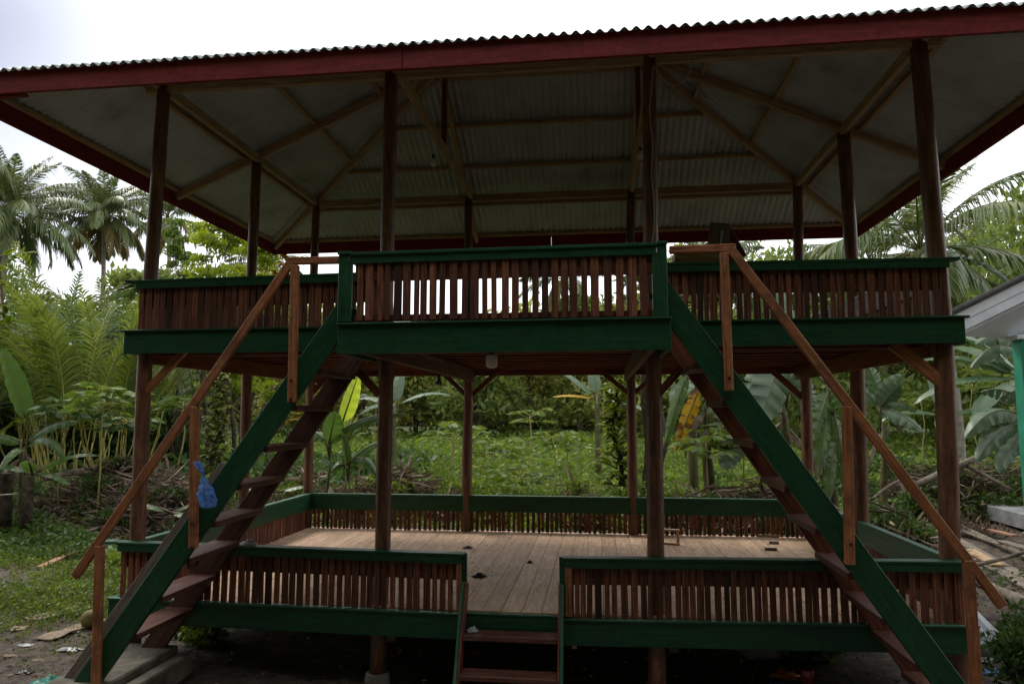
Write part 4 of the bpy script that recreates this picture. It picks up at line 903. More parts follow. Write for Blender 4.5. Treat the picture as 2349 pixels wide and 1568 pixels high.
cp(1995, 600, 30, 3.8, 'coconut palm behind the right middle post', .3, seed=6, nf=24, dry=2)
cp(1640, 620, 24, 3.2, 'short coconut palm behind the right upper railing', .3, seed=8, nf=22, dry=3)
cp(1290, 640, 33, 3.2, 'leaning coconut palm with a pale thin trunk behind the middle of the house', .9, seed=9, nf=16, dry=1, r=.14)
cp(600, 610, 37, 3.4, 'coconut palm behind the left upper railing', .1, seed=10, nf=20, dry=3)
cp(380, 690, 28, 3.0, 'low coconut palm just right of the left corner post', 0, seed=11, nf=20, dry=2)
cp(2045, 720, 33, 3.4, 'coconut palm with pale trunk seen between the right posts', .0, seed=12, nf=18, dry=1)

# forest behind
FG = 'dense broadleaf trees at the forest edge'
def bl(u, y, vtop, rad, label, lm=L_forest, nleaf=5200, size=.34, **k):
    c = at(u, vtop, y=y); b = on_ground(c.x, y); h = c.z - b.z
    return broadleaf('forest_tree', b, h, rad, k.pop('nclump', 34), nleaf, size, lm, M_bark, label, 'tree', FG, trunk=k.pop('trunk', .16), crown0=k.pop('crown0', .12), **k)
wood_list = [(-60, 30, 610, 4.2, 'dark tree at the far left edge of the forest', L_forest), (110, 36, 700, 4.5, 'dark tree behind the two tall left palms', L_forest),
    (300, 30, 760, 3.4, 'dark round tree behind the left corner post', L_forest), (440, 34, 700, 3.4, 'tree behind the left upper railing end', L_forest2),
    (560, 31, 740, 3.2, 'tree seen under the left deck beside the thin palm trunk', L_forest), (700, 33, 715, 3.4, 'tree behind the left back corner post', L_forest2),
    (830, 30, 770, 3.4, 'tree behind the young yellow banana leaf', L_forest2), (955, 32, 760, 3.6, 'broad pale green tree between the two left posts', L_forest2),
    (1090, 30, 775, 3.4, 'tree behind the left back post', L_forest), (1215, 33, 745, 3.4, 'dense tree left of the pale palm trunk', L_forest2),
    (1330, 34, 700, 3.2, 'tree right of the pale palm trunk', L_forest), (1450, 31, 690, 3.2, 'tree behind the vine covered trunks', L_forest2),
    (1580, 30, 640, 3.2, 'tree behind the right stair top', L_forest), (1720, 33, 600, 3.6, 'tall tree behind the right upper railing', L_forest),
    (1860, 30, 620, 3.4, 'tree behind the big banana leaf', L_forest), (1990, 34, 640, 3.6, 'tree between the right side posts', L_forest),
    (2120, 31, 700, 3.4, 'tree behind the right corner post', L_forest), (2240, 35, 660, 3.6, 'tree behind the eave of the white house', L_forest),
    (2385, 20, 480, 2.6, 'dark leafy tree rising behind the roof edge of the white house', L_forest), (2235, 24, 640, 2.4, 'dark tree behind the hazy palm at right', L_forest), (335, 24, 640, 1.7, 'slim tree behind the left corner post', L_forest), (640, 26, 640, 1.9, 'tree behind the left back post above the railing', L_forest2), (1890, 22, 590, 2.2, 'leafy tree behind the right back post above the railing', L_forest), (1570, 24, 600, 2.0, 'leafy tree behind the wooden stand', L_forest2),
    (2360, 28, 500, 3.6, 'tall dark tree at the far right edge', L_forest), (2420, 36, 620, 4.0, 'dark tree behind the white house', L_forest)]
for (u, y, vt, rad, lb, lm) in wood_list: bl(u, y, vt, rad, lb, lm)
# far wood closing the view, one mass
parts = []
for k in range(150):
    u = random.uniform(-700, 3050); y = random.uniform(42, 62); c = at(u, 900, y=y); b = on_ground(c.x, y); h = random.uniform(4.5, 8.0) if 850 < u < 1300 else random.uniform(5.5, 10)
    for q in range(3): parts.append(blob_leaves((b.x + random.uniform(-2, 2), y + random.uniform(-1, 1), b.z + h * (.2 + .28 * q)), (3.0, 2.4, h * .24), 420, .6, .3, .45))
V, F = merge(parts); tag(npmesh('far_wood', V, F, L_forest2), 'far wood that closes the view behind the clearing', 'wood', kind='stuff')

# light green and amber small-leaved trees at the left, near
def feather_tree(name, base, top, nbr, L_, lm, label, nl=26, ll=.11, seed=0, bm=M_bark, r=.05, group=None, spread=.9, low=.25, ends=None):
    """small tree whose branches carry rows of leaflets"""
    random.seed(seed); e = empty(name, base, label, 'tree', group); mb = MB(); limb(mb, Vector(base) - Vector((0, 0, .1)), top, r, r * .3, 8, .2, seed); parts = []
    base, top = Vector(base), Vector(top)
    for k in range(nbr):
        f = low + (1 - low) * (k / nbr) ** .8; p = base.lerp(top, f); az = k * 2.4; el = R(random.uniform(5, 55)); l0 = L_ * random.uniform(.5, 1) * (1.1 - .5 * f)
        dirv = Vector((math.cos(az) * math.cos(el), math.sin(az) * math.cos(el), math.sin(el))); q = p + dirv * l0 * spread; limb(mb, p, q, r * .3, r * .08, 5, .2, k)
        for j in range(8):
            s_ = p.lerp(q, .25 + .75 * j / 7); Pq, V, F = frond_arrays(s_, az + random.uniform(-1.2, 1.2), R(random.uniform(-10, 60)), l0 * .5, R(random.uniform(30, 80)), nl, ll * .72, ll * .26, .1, .3, 62, .1, .2); parts.append((V, F))
    mb.build('trunk', bm, e); V, F = merge(parts); npmesh('crown', V, F, lm, e); return e
def ft(u, y, vb, vt, **k):
    c = at(u, vt, y=y); lean = k.pop('dx', 0); b = on_ground(c.x - lean, y); return feather_tree('feathery_tree', b, c, k.pop('nbr', 30), k.pop('L_', 1.3), k.pop('lm', L_lime), k.pop('label'), **k)
def slt(u, y, vt, rad, n, size, label, lm, seed, nclump=70, crown0=.35, tr=.05):
    random.seed(seed); c = at(u, vt, y=y); b = on_ground(c.x, y)
    return broadleaf('small_leaved_tree', b, (c.z - b.z) * 1.0, rad, nclump, n, size, lm, M_bark, label, 'tree', None, tr, crown0, (0, 0), .24, .1, .5, .38)
slt(500, 9.0, 470, 1.15, 15000, .085, 'bright green small leaved tree between the left corner post and middle post', L_lime, 31)
slt(585, 10.5, 560, .8, 8000, .085, 'yellow green small leaved tree behind the left middle post', L_lime, 32, 44)
slt(425, 11.5, 500, .75, 6000, .085, 'slim green tree just right of the left corner post', L_cover, 38, 40)
ft(655, 12, 0, 585, label='amber leaved small tree behind the top of the left handrail', nbr=24, L_=.9, lm=L_amber, seed=33, ll=.13)
ft(-5, 7.5, 0, 560, label='light green leafy shoots at the far left edge', nbr=26, L_=1.0, seed=34, ll=.12)
ft(1415, 7.2, 0, 880, label='yellow green feathery sapling twined round a trunk left of the right back post', nbr=40, L_=.62, lm=L_lime, seed=35, ll=.09, r=.055, bm=M_darkbark, spread=.6, low=.02)
ft(505, 6.8, 0, 860, label='mossy feathery tree seen through the left stair', nbr=40, L_=.5, lm=L_forest2, seed=36, ll=.08, r=.05, bm=M_darkbark, spread=.5, low=.05)
for i, (u, y, vt, r_, lb) in enumerate(((1478, 7.0, 700, .085, 'dark gnarled trunk just left of the right middle front post'), (470, 7.1, 700, .04, 'thin dark trunk left of the mossy tree'), (530, 7.3, 700, .04, 'thin dark trunk right of the mossy tree'))):
    c = at(u + (10 if i == 0 else 0), vt, y=y); b = on_ground(at(u, 1130, y=y).x, y); log('tree_trunk', [b - Vector((0, 0, .1)), b.lerp(c, .3) + Vector((.07, 0, 0)), b.lerp(c, .6) + Vector((-.05, 0, 0)), c], r_ * 1.2, r_ * .7, M_darkbark, lb, 'trunk', .35, n=14)
ft(1480, 7.1, 0, 590, label='feathery green crown above the right landing rail', nbr=30, L_=1.1, seed=37, ll=.12, lm=L_forest2, low=.6)

# areca / nipa palm thicket at the left
def clump_palm(u, y, vt, n, label, lm, seed, spread=.55, Lf=2.6, dens=40, ll=.55, group='palm clumps at the left', lw=.035):
    random.seed(seed); c = at(u, vt, y=y); b = on_ground(c.x, y); H = c.z - b.z; e = empty('palm_clump', b, label, 'palm', group); mb = MB(); g = []
    for k in range(n):
        a = random.uniform(0, 6.28); rr = spread * random.random(); p = b + Vector((rr * math.cos(a), rr * math.sin(a), 0)); az = a + random.uniform(-.6, .6); st = H * random.uniform(.22, .5); el = R(random.uniform(70, 88))
        q = p + Vector((math.cos(az) * st * .22, math.sin(az) * st * .22, st)); limb(mb, p, q, .018, .012, 6, .1, k)
        Pq, V, F = frond_arrays(q, az, el, (H - st) * random.uniform(.9, 1.35), R(random.uniform(45, 105)), dens, ll, lw, .35, .35, 48, .2, .35); g.append((V, F)); rach(mb, Pq, .012, .004)
    mb.build('stems', M_cane, e); V, F = merge(g); npmesh('fronds', V, F, lm, e); return e
clump_palm(190, 8.2, 660, 26, 'bright yellow green palm clump with yellow canes left of the house', L_areca, 41, Lf=2.6)
clump_palm(285, 9.2, 690, 22, 'palm clump with yellow canes next to the left corner post', L_areca, 42)
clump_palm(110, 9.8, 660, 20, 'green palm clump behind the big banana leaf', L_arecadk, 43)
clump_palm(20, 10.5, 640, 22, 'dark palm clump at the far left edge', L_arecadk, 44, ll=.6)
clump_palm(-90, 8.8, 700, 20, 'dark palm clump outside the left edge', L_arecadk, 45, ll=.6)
clump_palm(60, 17, 610, 20, 'dark feathery palm clump below the far left palm', L_coco, 48, ll=.9, lw=.05, dens=50)
clump_palm(170, 19, 625, 22, 'dark feathery palm clump between the two left palms', L_coco, 49, ll=.9, lw=.05, dens=50)
clump_palm(300, 18, 640, 20, 'dark feathery palm clump left of the upper railing end', L_coco, 50, ll=.9, lw=.05, dens=50)
clump_palm(240, 13, 650, 22, 'dark palm clump behind the yellow canes', L_arecadk, 46, ll=.7)
clump_palm(330, 14, 720, 18, 'dark palm clump behind the left corner post', L_arecadk, 47, ll=.7)

# banana plants
def blade(mb_list, base, az, el, L_, w, droop, tears=0., seed=0, roll=0., pet=.18, cup=.35, e_rand=.0):
    """one banana leaf: petiole then a wide arched blade, its halves hanging, torn along side veins"""
    r_ = random.Random(seed); k = 26; t = np.linspace(0, 1, k); e = el - droop * t ** 1.4
    d = np.stack([np.cos(e) * math.cos(az), np.cos(e) * math.sin(az), np.sin(e)], 1); Lt = L_ * (1 + pet); P = np.asarray(base) + np.concatenate([np.zeros((1, 3)), np.cumsum(d[:-1] * Lt / (k - 1), 0)])
    side = np.array([-math.sin(az), math.cos(az), 0.]); k0 = int(k * pet / (1 + pet)); V = []; F = []
    for sg in (-1, 1):
        gaps = []
        i = k0
        while i < k - 1:
            seg = r_.randint(2, 5) if tears > 0 else k
            j = min(k - 1, i + seg); gaps.append((i, j)); i = j
        for (i, j) in gaps:
            lag = r_.uniform(-.2, .25) * tears
            rows = []
            for q in range(i, j + 1):
                f = (q - k0) / (k - 1 - k0); prof = (math.sin(min(1, f * 1.0) ** .62 * math.pi) ** .55 if 0 < f < 1 else 0.02) * w / 2
                prof = max(prof, .004)
                T = d[q]; n_ = np.cross(T, side); n_ = -n_ if n_[2] < 0 else n_
                c_, s_ = math.cos(cup + lag + roll * sg), math.sin(cup + lag + roll * sg)
                for m_ in (0, .33, .67, 1):
                    lat = side * sg * prof * m_ * c_; dn = -n_ * prof * (m_ ** 1.6) * s_ + n_ * .01 * (m_ == 0)
                    shrink = T * (-.18 * tears * prof * m_ if q == j else .0) + T * prof * .25 * m_
                    wav = n_ * .02 * w * math.sin(q * 1.7 + sg) * m_
                    rows.append(P[q] + lat + dn + shrink + wav)
            base_i = len(V); V += rows; nr = j - i + 1
            for a_ in range(nr - 1):
                for m_ in range(3): F.append((base_i + a_ * 4 + m_, base_i + a_ * 4 + m_ + 1, base_i + (a_ + 1) * 4 + m_ + 1, base_i + (a_ + 1) * 4 + m_))
    mb_list.append((np.array(V), np.array(F))); return P
def banana(base, h, leavesd, label, lm=L_banana, seed=0, r=.07, group='banana plants', stems=1, special=None):
    """leavesd: (azimuth deg, elevation deg, length, width, droop deg, tears)"""
    random.seed(seed); e = empty('banana_plant', base, label, 'banana plant', group); base = Vector(base); mb = MB()
    for s_ in range(stems):
        o = Vector((s_ * .22, s_ * .1, 0)); mb.tube([base + o + Vector((0, 0, h * f * (1 - .2 * s_) - .05)) for f in (0, .3, .6, .85, 1.0)], [r * 1.25, r, r * .85, r * .65, r * .4], 10, .1)
    parts = []; extra = []
    for i, (az, el, L_, w, dr, te) in enumerate(leavesd):
        tgt = extra if (special and i in special[0]) else parts
        P = blade(tgt, base + Vector((0, 0, h * .93)), R(az), R(el), L_, w, R(dr), te, seed * 31 + i); rach(mb, P, .018, .005)
    mb.build('pseudostem', M_banstem, e); V, F = merge(parts); npmesh('leaves', V, F, lm, e, True)
    if extra: V, F = merge(extra); npmesh(special[2], V, F, special[1], e, True)
    return e
def ban(u, y, vtop, leavesd, label, vb=None, **k):
    c = at(u, vtop, y=y); b = on_ground(c.x, y); return banana(b, c.z - b.z, leavesd, label, **k)
# azimuth: 0 = to the right, 90 = away, 180 = left, 270 = toward the camera
ban(75, 5.2, 1080, [(10, 38, .95, .28, 55, .1), (180, 30, .7, .26, 60, .1), (350, 12, .7, .24, 55, .3), (300, 45, .6, .22, 60, 0)], 'small banana plant with long arching leaves beside the stumps', seed=52, r=.045)
ban(640, 4.4, 1118, [(185, 15, .6, .22, 30, 0), (20, 20, .4, .16, 30, 0)], 'low banana sucker left of the left back post', seed=55, r=.03)
ban(395, 2.6, 1165, [(190, 25, .52, .15, 40, 0), (10, 30, .35, .12, 30, 0), (340, 5, .35, .13, 30, 0)], 'low broad leaf plant beside the left handrail', seed=56, r=.02)
# right group
ban(2170, 12, 945, [(180, 20, 1.3, .36, 60, .3), (10, 25, 1.3, .36, 60, .3), (90, 70, 1.2, .36, 30, 0), (240, 10, 1.2, .36, 70, .5)], 'banana plant beyond the right corner post', seed=62, r=.09, lm=L_bananablue)
ban(2350, 9.0, 850, [(175, 35, 1.7, .5, 60, .2), (185, 12, 1.9, .5, 60, .3), (165, 60, 1.5, .5, 60, .2), (210, 0, 1.6, .5, 70, .5), (120, 50, 1.5, .5, 60, .2)], 'tall banana plant with pale leaves behind the mint pillar', seed=64, r=.12, lm=L_bananablue)
ban(2340, 13, 640, [(175, 30, 2.0, .55, 70, .3), (200, 5, 1.8, .5, 70, .5), (150, 60, 1.8, .5, 60, .2)], 'high banana plant above the eave of the white house', seed=65, r=.14, lm=L_bananablue)
ban(1370, 13, 900, [(150, 45, 1.3, .36, 30, 0), (110, 75, 1.1, .36, 20, 0), (170, 15, 1.0, .3, 30, 0), (20, 40, 1.1, .34, 60, .2), (330, 0, 1.6, .3, 45, 0)], 'banana plant left of the feathery sapling', seed=66, r=.08, lm=L_bananablue, special=([2], L_yellow, 'dead_leaf'))
ban(1585, 8.0, 860, [(250, 10, 1.3, .42, 80, .4), (200, 40, 1.2, .4, 90, .4), (40, 50, 1.2, .4, 70, .3)], 'banana plant with pale drooping leaf right of the middle post', seed=67, r=.10)
ban(905, 12, 920, [(160, 30, 1.2, .34, 60, .3), (10, 35, 1.3, .36, 60, .3), (90, 70, 1.1, .34, 30, 0), (240, 15, 1.0, .3, 60, .4)], 'banana plant far behind the left middle front post', seed=68, r=.09, lm=L_bananablue)

def leaf_to(parts, mb, u0, v0, y0, u1, v1, y1, w, arch=.15, tears=0., seed=0, face=.0, hang=.0):
    """one blade from its foot to its tip; its surface turned towards face (0 = up, 1 = towards the yard)"""
    r_ = random.Random(seed); a, b = np.array(at(u0, v0, y=y0)), np.array(at(u1, v1, y=y1)); L_ = np.linalg.norm(b - a); k = 26; t = np.linspace(0, 1, k)
    up_ = np.array([0, 0, 1.]); P = a + (b - a) * t[:, None] + up_ * (arch * L_ * 4 * t * (1 - t))[:, None]; T = nrm(np.gradient(P, axis=0))
    nn = nrm(np.array([0, -face, 1 - face + .02])); side = nrm(np.cross(T, nn)); n_ = nrm(np.cross(side, T)); V = []; F = []
    for sg in (-1, 1):
        i = 0
        while i < k - 1:
            j = min(k - 1, i + (r_.randint(2, 5) if tears > 0 else k)); lag = r_.uniform(-.2, .35) * tears; base_i = len(V)
            for q in range(i, j + 1):
                f = min(.999, max(.001, t[q])); prof = max(.004, math.sin(f ** .62 * math.pi) ** .55 * w / 2); ca, sa = math.cos(.3 + lag + hang), math.sin(.3 + lag + hang)
                for m_ in (0, .33, .67, 1):
                    V.append(P[q] + side[q] * sg * prof * m_ * ca - n_[q] * prof * m_ ** 1.5 * sa + T[q] * prof * .25 * m_ - T[q] * (.3 * tears * prof * m_ if q == j else 0) + n_[q] * .03 * w * math.sin(q * 1.3 + sg) * m_)
            for a_ in range(j - i):
                for m_ in range(3): F.append((base_i + a_ * 4 + m_, base_i + a_ * 4 + m_ + 1, base_i + (a_ + 1) * 4 + m_ + 1, base_i + (a_ + 1) * 4 + m_))
            i = j
    parts.append((np.array(V), np.array(F))); mb.tube([Vector(p) for p in P[::3]], [.014 - .0012 * i for i in range(len(P[::3]))], 5)
def banana_at(u, y, v_top, LV, label, lm=L_banana, r=.05, seed=0, special=None, group='banana plants', dead=4):
    random.seed(seed); c = at(u, v_top, y=y); b = on_ground(c.x, y); e = empty('banana_plant', b, label, 'banana plant', group); mb = MB(); h = c.z - b.z
    mb.tube([b + Vector((.03 * math.sin(f * 5 + seed), 0, h * f - .05)) for f in (0, .2, .4, .6, .8, 1.0)], [r * 1.3, r * 1.05, r, r * .85, r * .6, r * .3], 10, .15); parts, ex, dd = [], [], []
    for i, q in enumerate(LV):
        tgt = ex if special and i in special[0] else parts; u0, v0 = q[0], q[1]; f0 = at(u0, v0, y=q[2]); mb.tube([c - Vector((0, 0, h * .12)), (c + f0) / 2 + Vector((0, 0, -.02)), f0], [r * .3, .014, .014], 6)
        leaf_to(tgt, mb, *q[:6], q[6], *(q[7:] if len(q) > 7 else ()), seed=seed * 17 + i) if len(q) <= 8 else leaf_to(tgt, mb, *q[:6], q[6], q[7], q[8], seed * 17 + i, *(q[9:]))
    for k in range(dead):
        a = random.uniform(0, 6.28); blade(dd, c - Vector((0, 0, h * random.uniform(.1, .35))), a, R(-30), h * random.uniform(.3, .5), .16, R(55), .8, k, pet=.1, cup=.9)
    mb.build('pseudostem', M_banstem, e); V, F = merge(parts); npmesh('leaves', V, F, lm, e, True)
    if ex: V, F = merge(ex); npmesh(special[2], V, F, special[1], e, True)
    if dd: V, F = merge(dd); npmesh('dry_leaves', V, F, M_dry, e, True)
# leaf: foot u v y, tip u v y, width, arch, tears, [face, hang]
banana_at(55, 5.5, 1000, [(58, 958, 5.5, 3, 800, 5.4, .40, .03, 0, .85, 0), (62, 1010, 5.5, 178, 968, 5.2, .26, .10, .1, .5, .3), (50, 1015, 5.5, -60, 1000, 5.2, .28, .12, .2, .4, .3), (64, 1022, 5.5, 150, 1060, 5.1, .2, .22, .2, .4, .3), (48, 1030, 5.5, 0, 1075, 5.0, .24, .2, .2, .5, .2)], 'banana plant with one tall upright leaf at the left edge', seed=151, r=.05)
banana_at(757, 4.8, 1030, [(754, 1018, 4.8, 770, 945, 4.6, .36, .0, 0, .95, 0), (762, 1000, 4.8, 936, 950, 4.7, .22, .10, 0, .35, .5), (745, 1010, 4.8, 700, 1000, 5.0, .2, .2, .2, .5, .3)], 'young banana plant behind the left stair with a broad upright leaf', seed=153, r=.035, dead=1)
banana_at(790, 4.7, 1085, [(786, 966, 4.75, 822, 858, 4.7, .27, .0, 0, .9, 0)], 'glowing yellow green banana leaf standing upright behind the left stair', lm=L_bananalit, seed=154, r=.02, dead=0)
banana_at(800, 4.5, 1085, [(798, 1068, 4.5, 786, 990, 4.5, .15, .0, 0, .9, .3), (803, 1060, 4.5, 868, 1015, 4.4, .24, .08, .1, .5, .2), (803, 1062, 4.5, 868, 1100, 4.3, .2, .3, .2, .5, .3), (792, 1070, 4.5, 762, 1080, 4.4, .16, .3, 0, .6, .1)], 'small banana sucker at the foot of the young banana plant', seed=155, r=.022, dead=1)
banana_at(1800, 6.6, 905, [(1790, 825, 6.5, 1742, 975, 6.0, .62, .02, .12, .95, 0), (1812, 840, 6.5, 1880, 960, 6.2, .45, .1, .7, .8, .2), (1780, 850, 6.5, 1700, 930, 6.3, .42, .2, .6, .7, .2), (1700, 1000, 6.2, 1660, 1075, 5.8, .42, .06, .1, .9, 0), (1800, 800, 6.6, 1780, 620, 6.9, .5, .0, .4, .8, 0), (1820, 850, 6.6, 1925, 830, 6.4, .4, .2, .8, .5, .4)], 'large banana plant with a broad hanging leaf behind the right stair', seed=157, r=.11, lm=L_bananablue)
banana_at(1620, 6.4, 900, [(1606, 888, 6.3, 1549, 1035, 6.1, .26, .02, .8, .9, .1), (1575, 862, 6.3, 1528, 1015, 6.1, .26, .05, .5, .8, .3), (1630, 860, 6.4, 1700, 905, 6.2, .4, .2, .5, .7, .2), (1612, 880, 6.4, 1650, 960, 6.0, .35, .08, .4, .85, .1)], 'banana plant with a hanging yellow leaf under the right stair top', seed=158, r=.09, special=([0], L_yellow, 'dead_leaf'))
banana_at(1905, 6.2, 960, [(1900, 900, 6.2, 1868, 1010, 5.9, .36, .05, .5, .9, .1), (1905, 890, 6.2, 1955, 985, 6.0, .34, .12, .6, .85, .2), (1912, 940, 6.2, 1945, 1130, 5.8, .34, .08, .8, .8, .3), (1900, 930, 6.2, 1880, 1090, 5.8, .34, .08, .6, .9, .1), (1895, 880, 6.3, 1850, 850, 6.3, .34, .1, .4, .7, .2), (1920, 1000, 6.1, 1900, 1150, 5.7, .3, .1, .6, .9, .1)], 'banana plant with torn leaves behind the right back post', seed=159, r=.08, dead=6)
banana_at(2020, 8.2, 960, [(2018, 925, 8.2, 2070, 860, 8.0, .38, .05, .1, .8, .1), (2018, 935, 8.2, 2062, 880, 8.0, .38, .02, 0, .9, 0), (2022, 938, 8.2, 2118, 990, 7.7, .38, .12, .2, .6, .3), (2010, 930, 8.2, 1962, 880, 8.2, .34, .1, .3, .7, .2), (2022, 930, 8.2, 2105, 945, 8.0, .26, .2, .3, .5, .4), (2015, 900, 8.3, 1985, 830, 8.3, .4, .1, .5, .8, .2)], 'banana plant with waxy leaves between the right side posts', seed=161, r=.06, lm=L_bananablue)
banana_at(2375, 6.4, 900, [(2350, 812, 6.4, 2228, 845, 6.0, .42, .22, .3, .4, .5), (2360, 800, 6.4, 2240, 790, 6.2, .46, .2, .4, .5, .3), (2350, 960, 6.4, 2215, 1005, 6.0, .40, .22, .2, .5, .3), (2352, 975, 6.4, 2240, 1060, 5.9, .38, .15, .3, .7, .2), (2355, 990, 6.4, 2290, 1085, 5.9, .36, .1, .2, .8, .1), (2360, 930, 6.5, 2250, 900, 6.6, .36, .2, .6, .5, .4)], 'banana plant beside the mint pillar of the white house', seed=163, r=.10, lm=L_bananablue)

# saplings with umbrella leaves (papaya, cassava)
def umbrella(u, y, vt, r_, n, label, lm=L_cover, seed=0, stem=.014, group='spreading leafed saplings'):
    random.seed(seed); c = at(u, vt, y=y); b = on_ground(c.x, y); e = empty('sapling', b, label, 'sapling', group); mb = MB(); limb(mb, b, c, stem, stem * .6, 6, .08, seed); parts = []
    for k in range(n):
        a = k * 2.4; el = R(random.uniform(-5, 60)); L_ = r_ * random.uniform(.55, 1); s_ = c - Vector((0, 0, r_ * .5 * k / n)); q = s_ + Vector((math.cos(a) * math.cos(el), math.sin(a) * math.cos(el), math.sin(el) * .6)) * L_; limb(mb, s_, q, stem * .35, stem * .2, 4, .05, k)
        m_ = 7; angs = a + np.linspace(-2.0, 2.0, m_); D_ = np.stack([np.cos(angs), np.sin(angs), np.full(m_, -.22) + rng.normal(0, .08, m_)], 1)
        parts.append(leaves(np.tile(np.array(q), (m_, 1)), D_, r_ * .55 * (1 - .3 * np.abs(np.linspace(-1, 1, m_))), .36, .15))
    mb.build('stem', M_cane, e); V, F = merge(parts); npmesh('leaves', V, F, lm, e); return e
SP = [(1040, 8.6, 985, .55, 14, 'papaya like sapling left of the left back post'), (1135, 8.0, 1020, .6, 18, 'bushy sapling right of the left back post'), (1215, 13, 950, .5, 10, 'thin stemmed sapling before the forest'),
      (1268, 8.2, 1000, .42, 10, 'bright sapling in the middle of the clearing'), (1300, 8.3, 1012, .42, 12, 'second bright sapling right of the middle one'), (240, 5.4, 905, .55, 22, 'spreading sapling before the yellow canes'),
      (150, 5.6, 935, .5, 16, 'blue green sapling beside the upright banana leaf'), (420, 7.4, 920, .5, 16, 'sapling just right of the left corner post'), (290, 6.2, 960, .5, 16, 'lower sapling left of the corner post'),
      (1090, 7.2, 1070, .4, 14, 'low sapling behind the back railing'), (1195, 6.6, 1075, .45, 18, 'low leafy plant in the clearing'), (860, 13, 900, .5, 12, 'small sapling behind the left middle front post'),
      (2110, 13, 905, .5, 12, 'sapling left of the right corner post'), (2230, 12, 880, .5, 12, 'sapling right of the right corner post'), (1620, 6.0, 1010, .5, 16, 'sapling under the yellow banana leaf'), (1700, 6.4, 985, .6, 18, 'spreading sapling behind the right stair')]
for i, (u, y, vt, r_, n, lb) in enumerate(SP): umbrella(u, y, vt, r_, n, lb, L_cover if i not in (6, 8, 11) else L_coverdk, 70 + i)
# cordyline like upright plant
def spiky(u, y, vt, L_, n, label, seed=0):
    random.seed(seed); c = at(u, vt, y=y); b = on_ground(c.x, y); e = empty('spiky_plant', b, label, 'plant'); mb = MB(); limb(mb, b, c, .018, .012, 6, .05, seed); mb.build('stem', M_banstem, e); pt = []
    for k in range(n): blade(pt, c - Vector((0, 0, .12 * k / n)), k * 2.4, R(80 - 45 * k / n), L_, .07, R(25 + 40 * k / n), 0, k, pet=.02)
    V, F = merge(pt); npmesh('leaves', V, F, L_areca, e, True)
spiky(795, 5.3, 1000, .42, 16, 'spiky yellow green plant right of the young banana plant', 5)

# ferns low on the left bank
def fern(u, v, L_, n, label, seed):
    random.seed(seed); b = gpt(u, v); e = empty('fern', b, label, 'fern', 'ferns on the left bank'); mb = MB(); g = []
    for k in range(n):
        Pq, V, F = frond_arrays(b, k * 2.4, R(random.uniform(35, 65)), L_ * random.uniform(.7, 1.1), R(60), 24, L_ * .2, L_ * .05, .1, .2, 65, .05, .2); g.append((V, F)); rach(mb, Pq, .004, .001)
    mb.build('stems', M_cane, e); V, F = merge(g); npmesh('fronds', V, F, L_cover, e)
for i, (u, v, lb) in enumerate(((250, 1175, 'fern in the middle of the left bank'), (300, 1150, 'fern nearest the left corner post'), (200, 1195, 'fern at the left of the bank'), (270, 1210, 'fern at the foot of the bank'))): fern(u, v, .45, 12, lb, i)

# bushes (lush masses) along the clearing
def bush(p, rad, h, n, size, lm, label, group='bushes', name='bush', wr=.55):
    e = empty(name, p, label, 'bush', group); mb = MB(); parts = []
    for k in range(9):
        a = random.uniform(0, 6.28); rr = rad * .6 * random.random(); c = (p[0] + rr * math.cos(a), p[1] + rr * math.sin(a), p[2] + h * random.uniform(.3, .75)); limb(mb, p, c, .014, .005, 4, .15, k); parts.append(blob_leaves(c, (rad * .5, rad * .5, h * .38), n // 9, size, .5, .15, wr))
    mb.build('twigs', M_darkbark, e); V, F = merge(parts); V[:, 2] = np.maximum(V[:, 2], p[2] - .02); npmesh('foliage', V, F, lm, e); return e
B_ = [(2345, 1590, .36, .45, L_coverdk, 'dark leafy bush at the bottom right edge'), (2420, 1540, .40, .48, L_coverdk, 'dark bush outside the right stair post'), (2345, 1480, .22, .26, L_coverdk, 'small bush behind the lower end of the right handrail'),
      (2100, 1120, .5, .55, L_coverdk, 'bush behind the right side railing'), (1760, 1120, .6, .5, L_coverdk, 'dark bush on the heap behind the right stair'), (1600, 1130, .6, .55, L_coverdk, 'dark bush right of the middle front post'),
      (1680, 1110, .6, .6, L_coverdk, 'dark bush between the right stair and the back rail'), (1350, 1125, .5, .45, L_cover, 'bush left of the feathery sapling'), (1000, 1110, .6, .5, L_cover, 'bush on the brush heap between the left posts'), (1120, 1130, .6, .42, L_cover, 'low bush right of the left back post'),
      (1230, 1140, .5, .35, L_cover, 'low bush behind the middle of the back railing'), (1840, 1505, .22, .22, L_cover, 'small weed by the block under the right deck'), (1900, 1520, .2, .2, L_cover, 'small weed behind the right inner stringer'),
      (440, 1455, .25, .14, L_cover, 'low weeds beside the left stair pad'), (480, 1475, .2, .12, L_cover, 'low weeds under the left front band'), (545, 1000, .5, .8, L_lime, 'yellow green bush seen through the left stair'), (440, 1040, .7, .6, L_cover, 'bright bush right of the left corner post'), (2290, 1090, .8, .6, L_coverdk, 'dark bush by the white house pillar')]
for i, (u, v, rad, h, lm, lb) in enumerate(B_):
    if v < 1200:
        y = {545: 8.5, 440: 8.0, 2100: 8.6, 1760: 6.0, 1600: 5.6, 1680: 6.4, 1350: 6.4, 1000: 6.6, 1120: 6.2, 1230: 5.6, 2290: 9.6}[u]; c = at(u, v, y=y); p = on_ground(c.x, y)
    else: p = gpt(u, v)
    bush(p, rad, h, int(1500 * rad / .4), .055 if v > 1200 else .085, lm, lb)

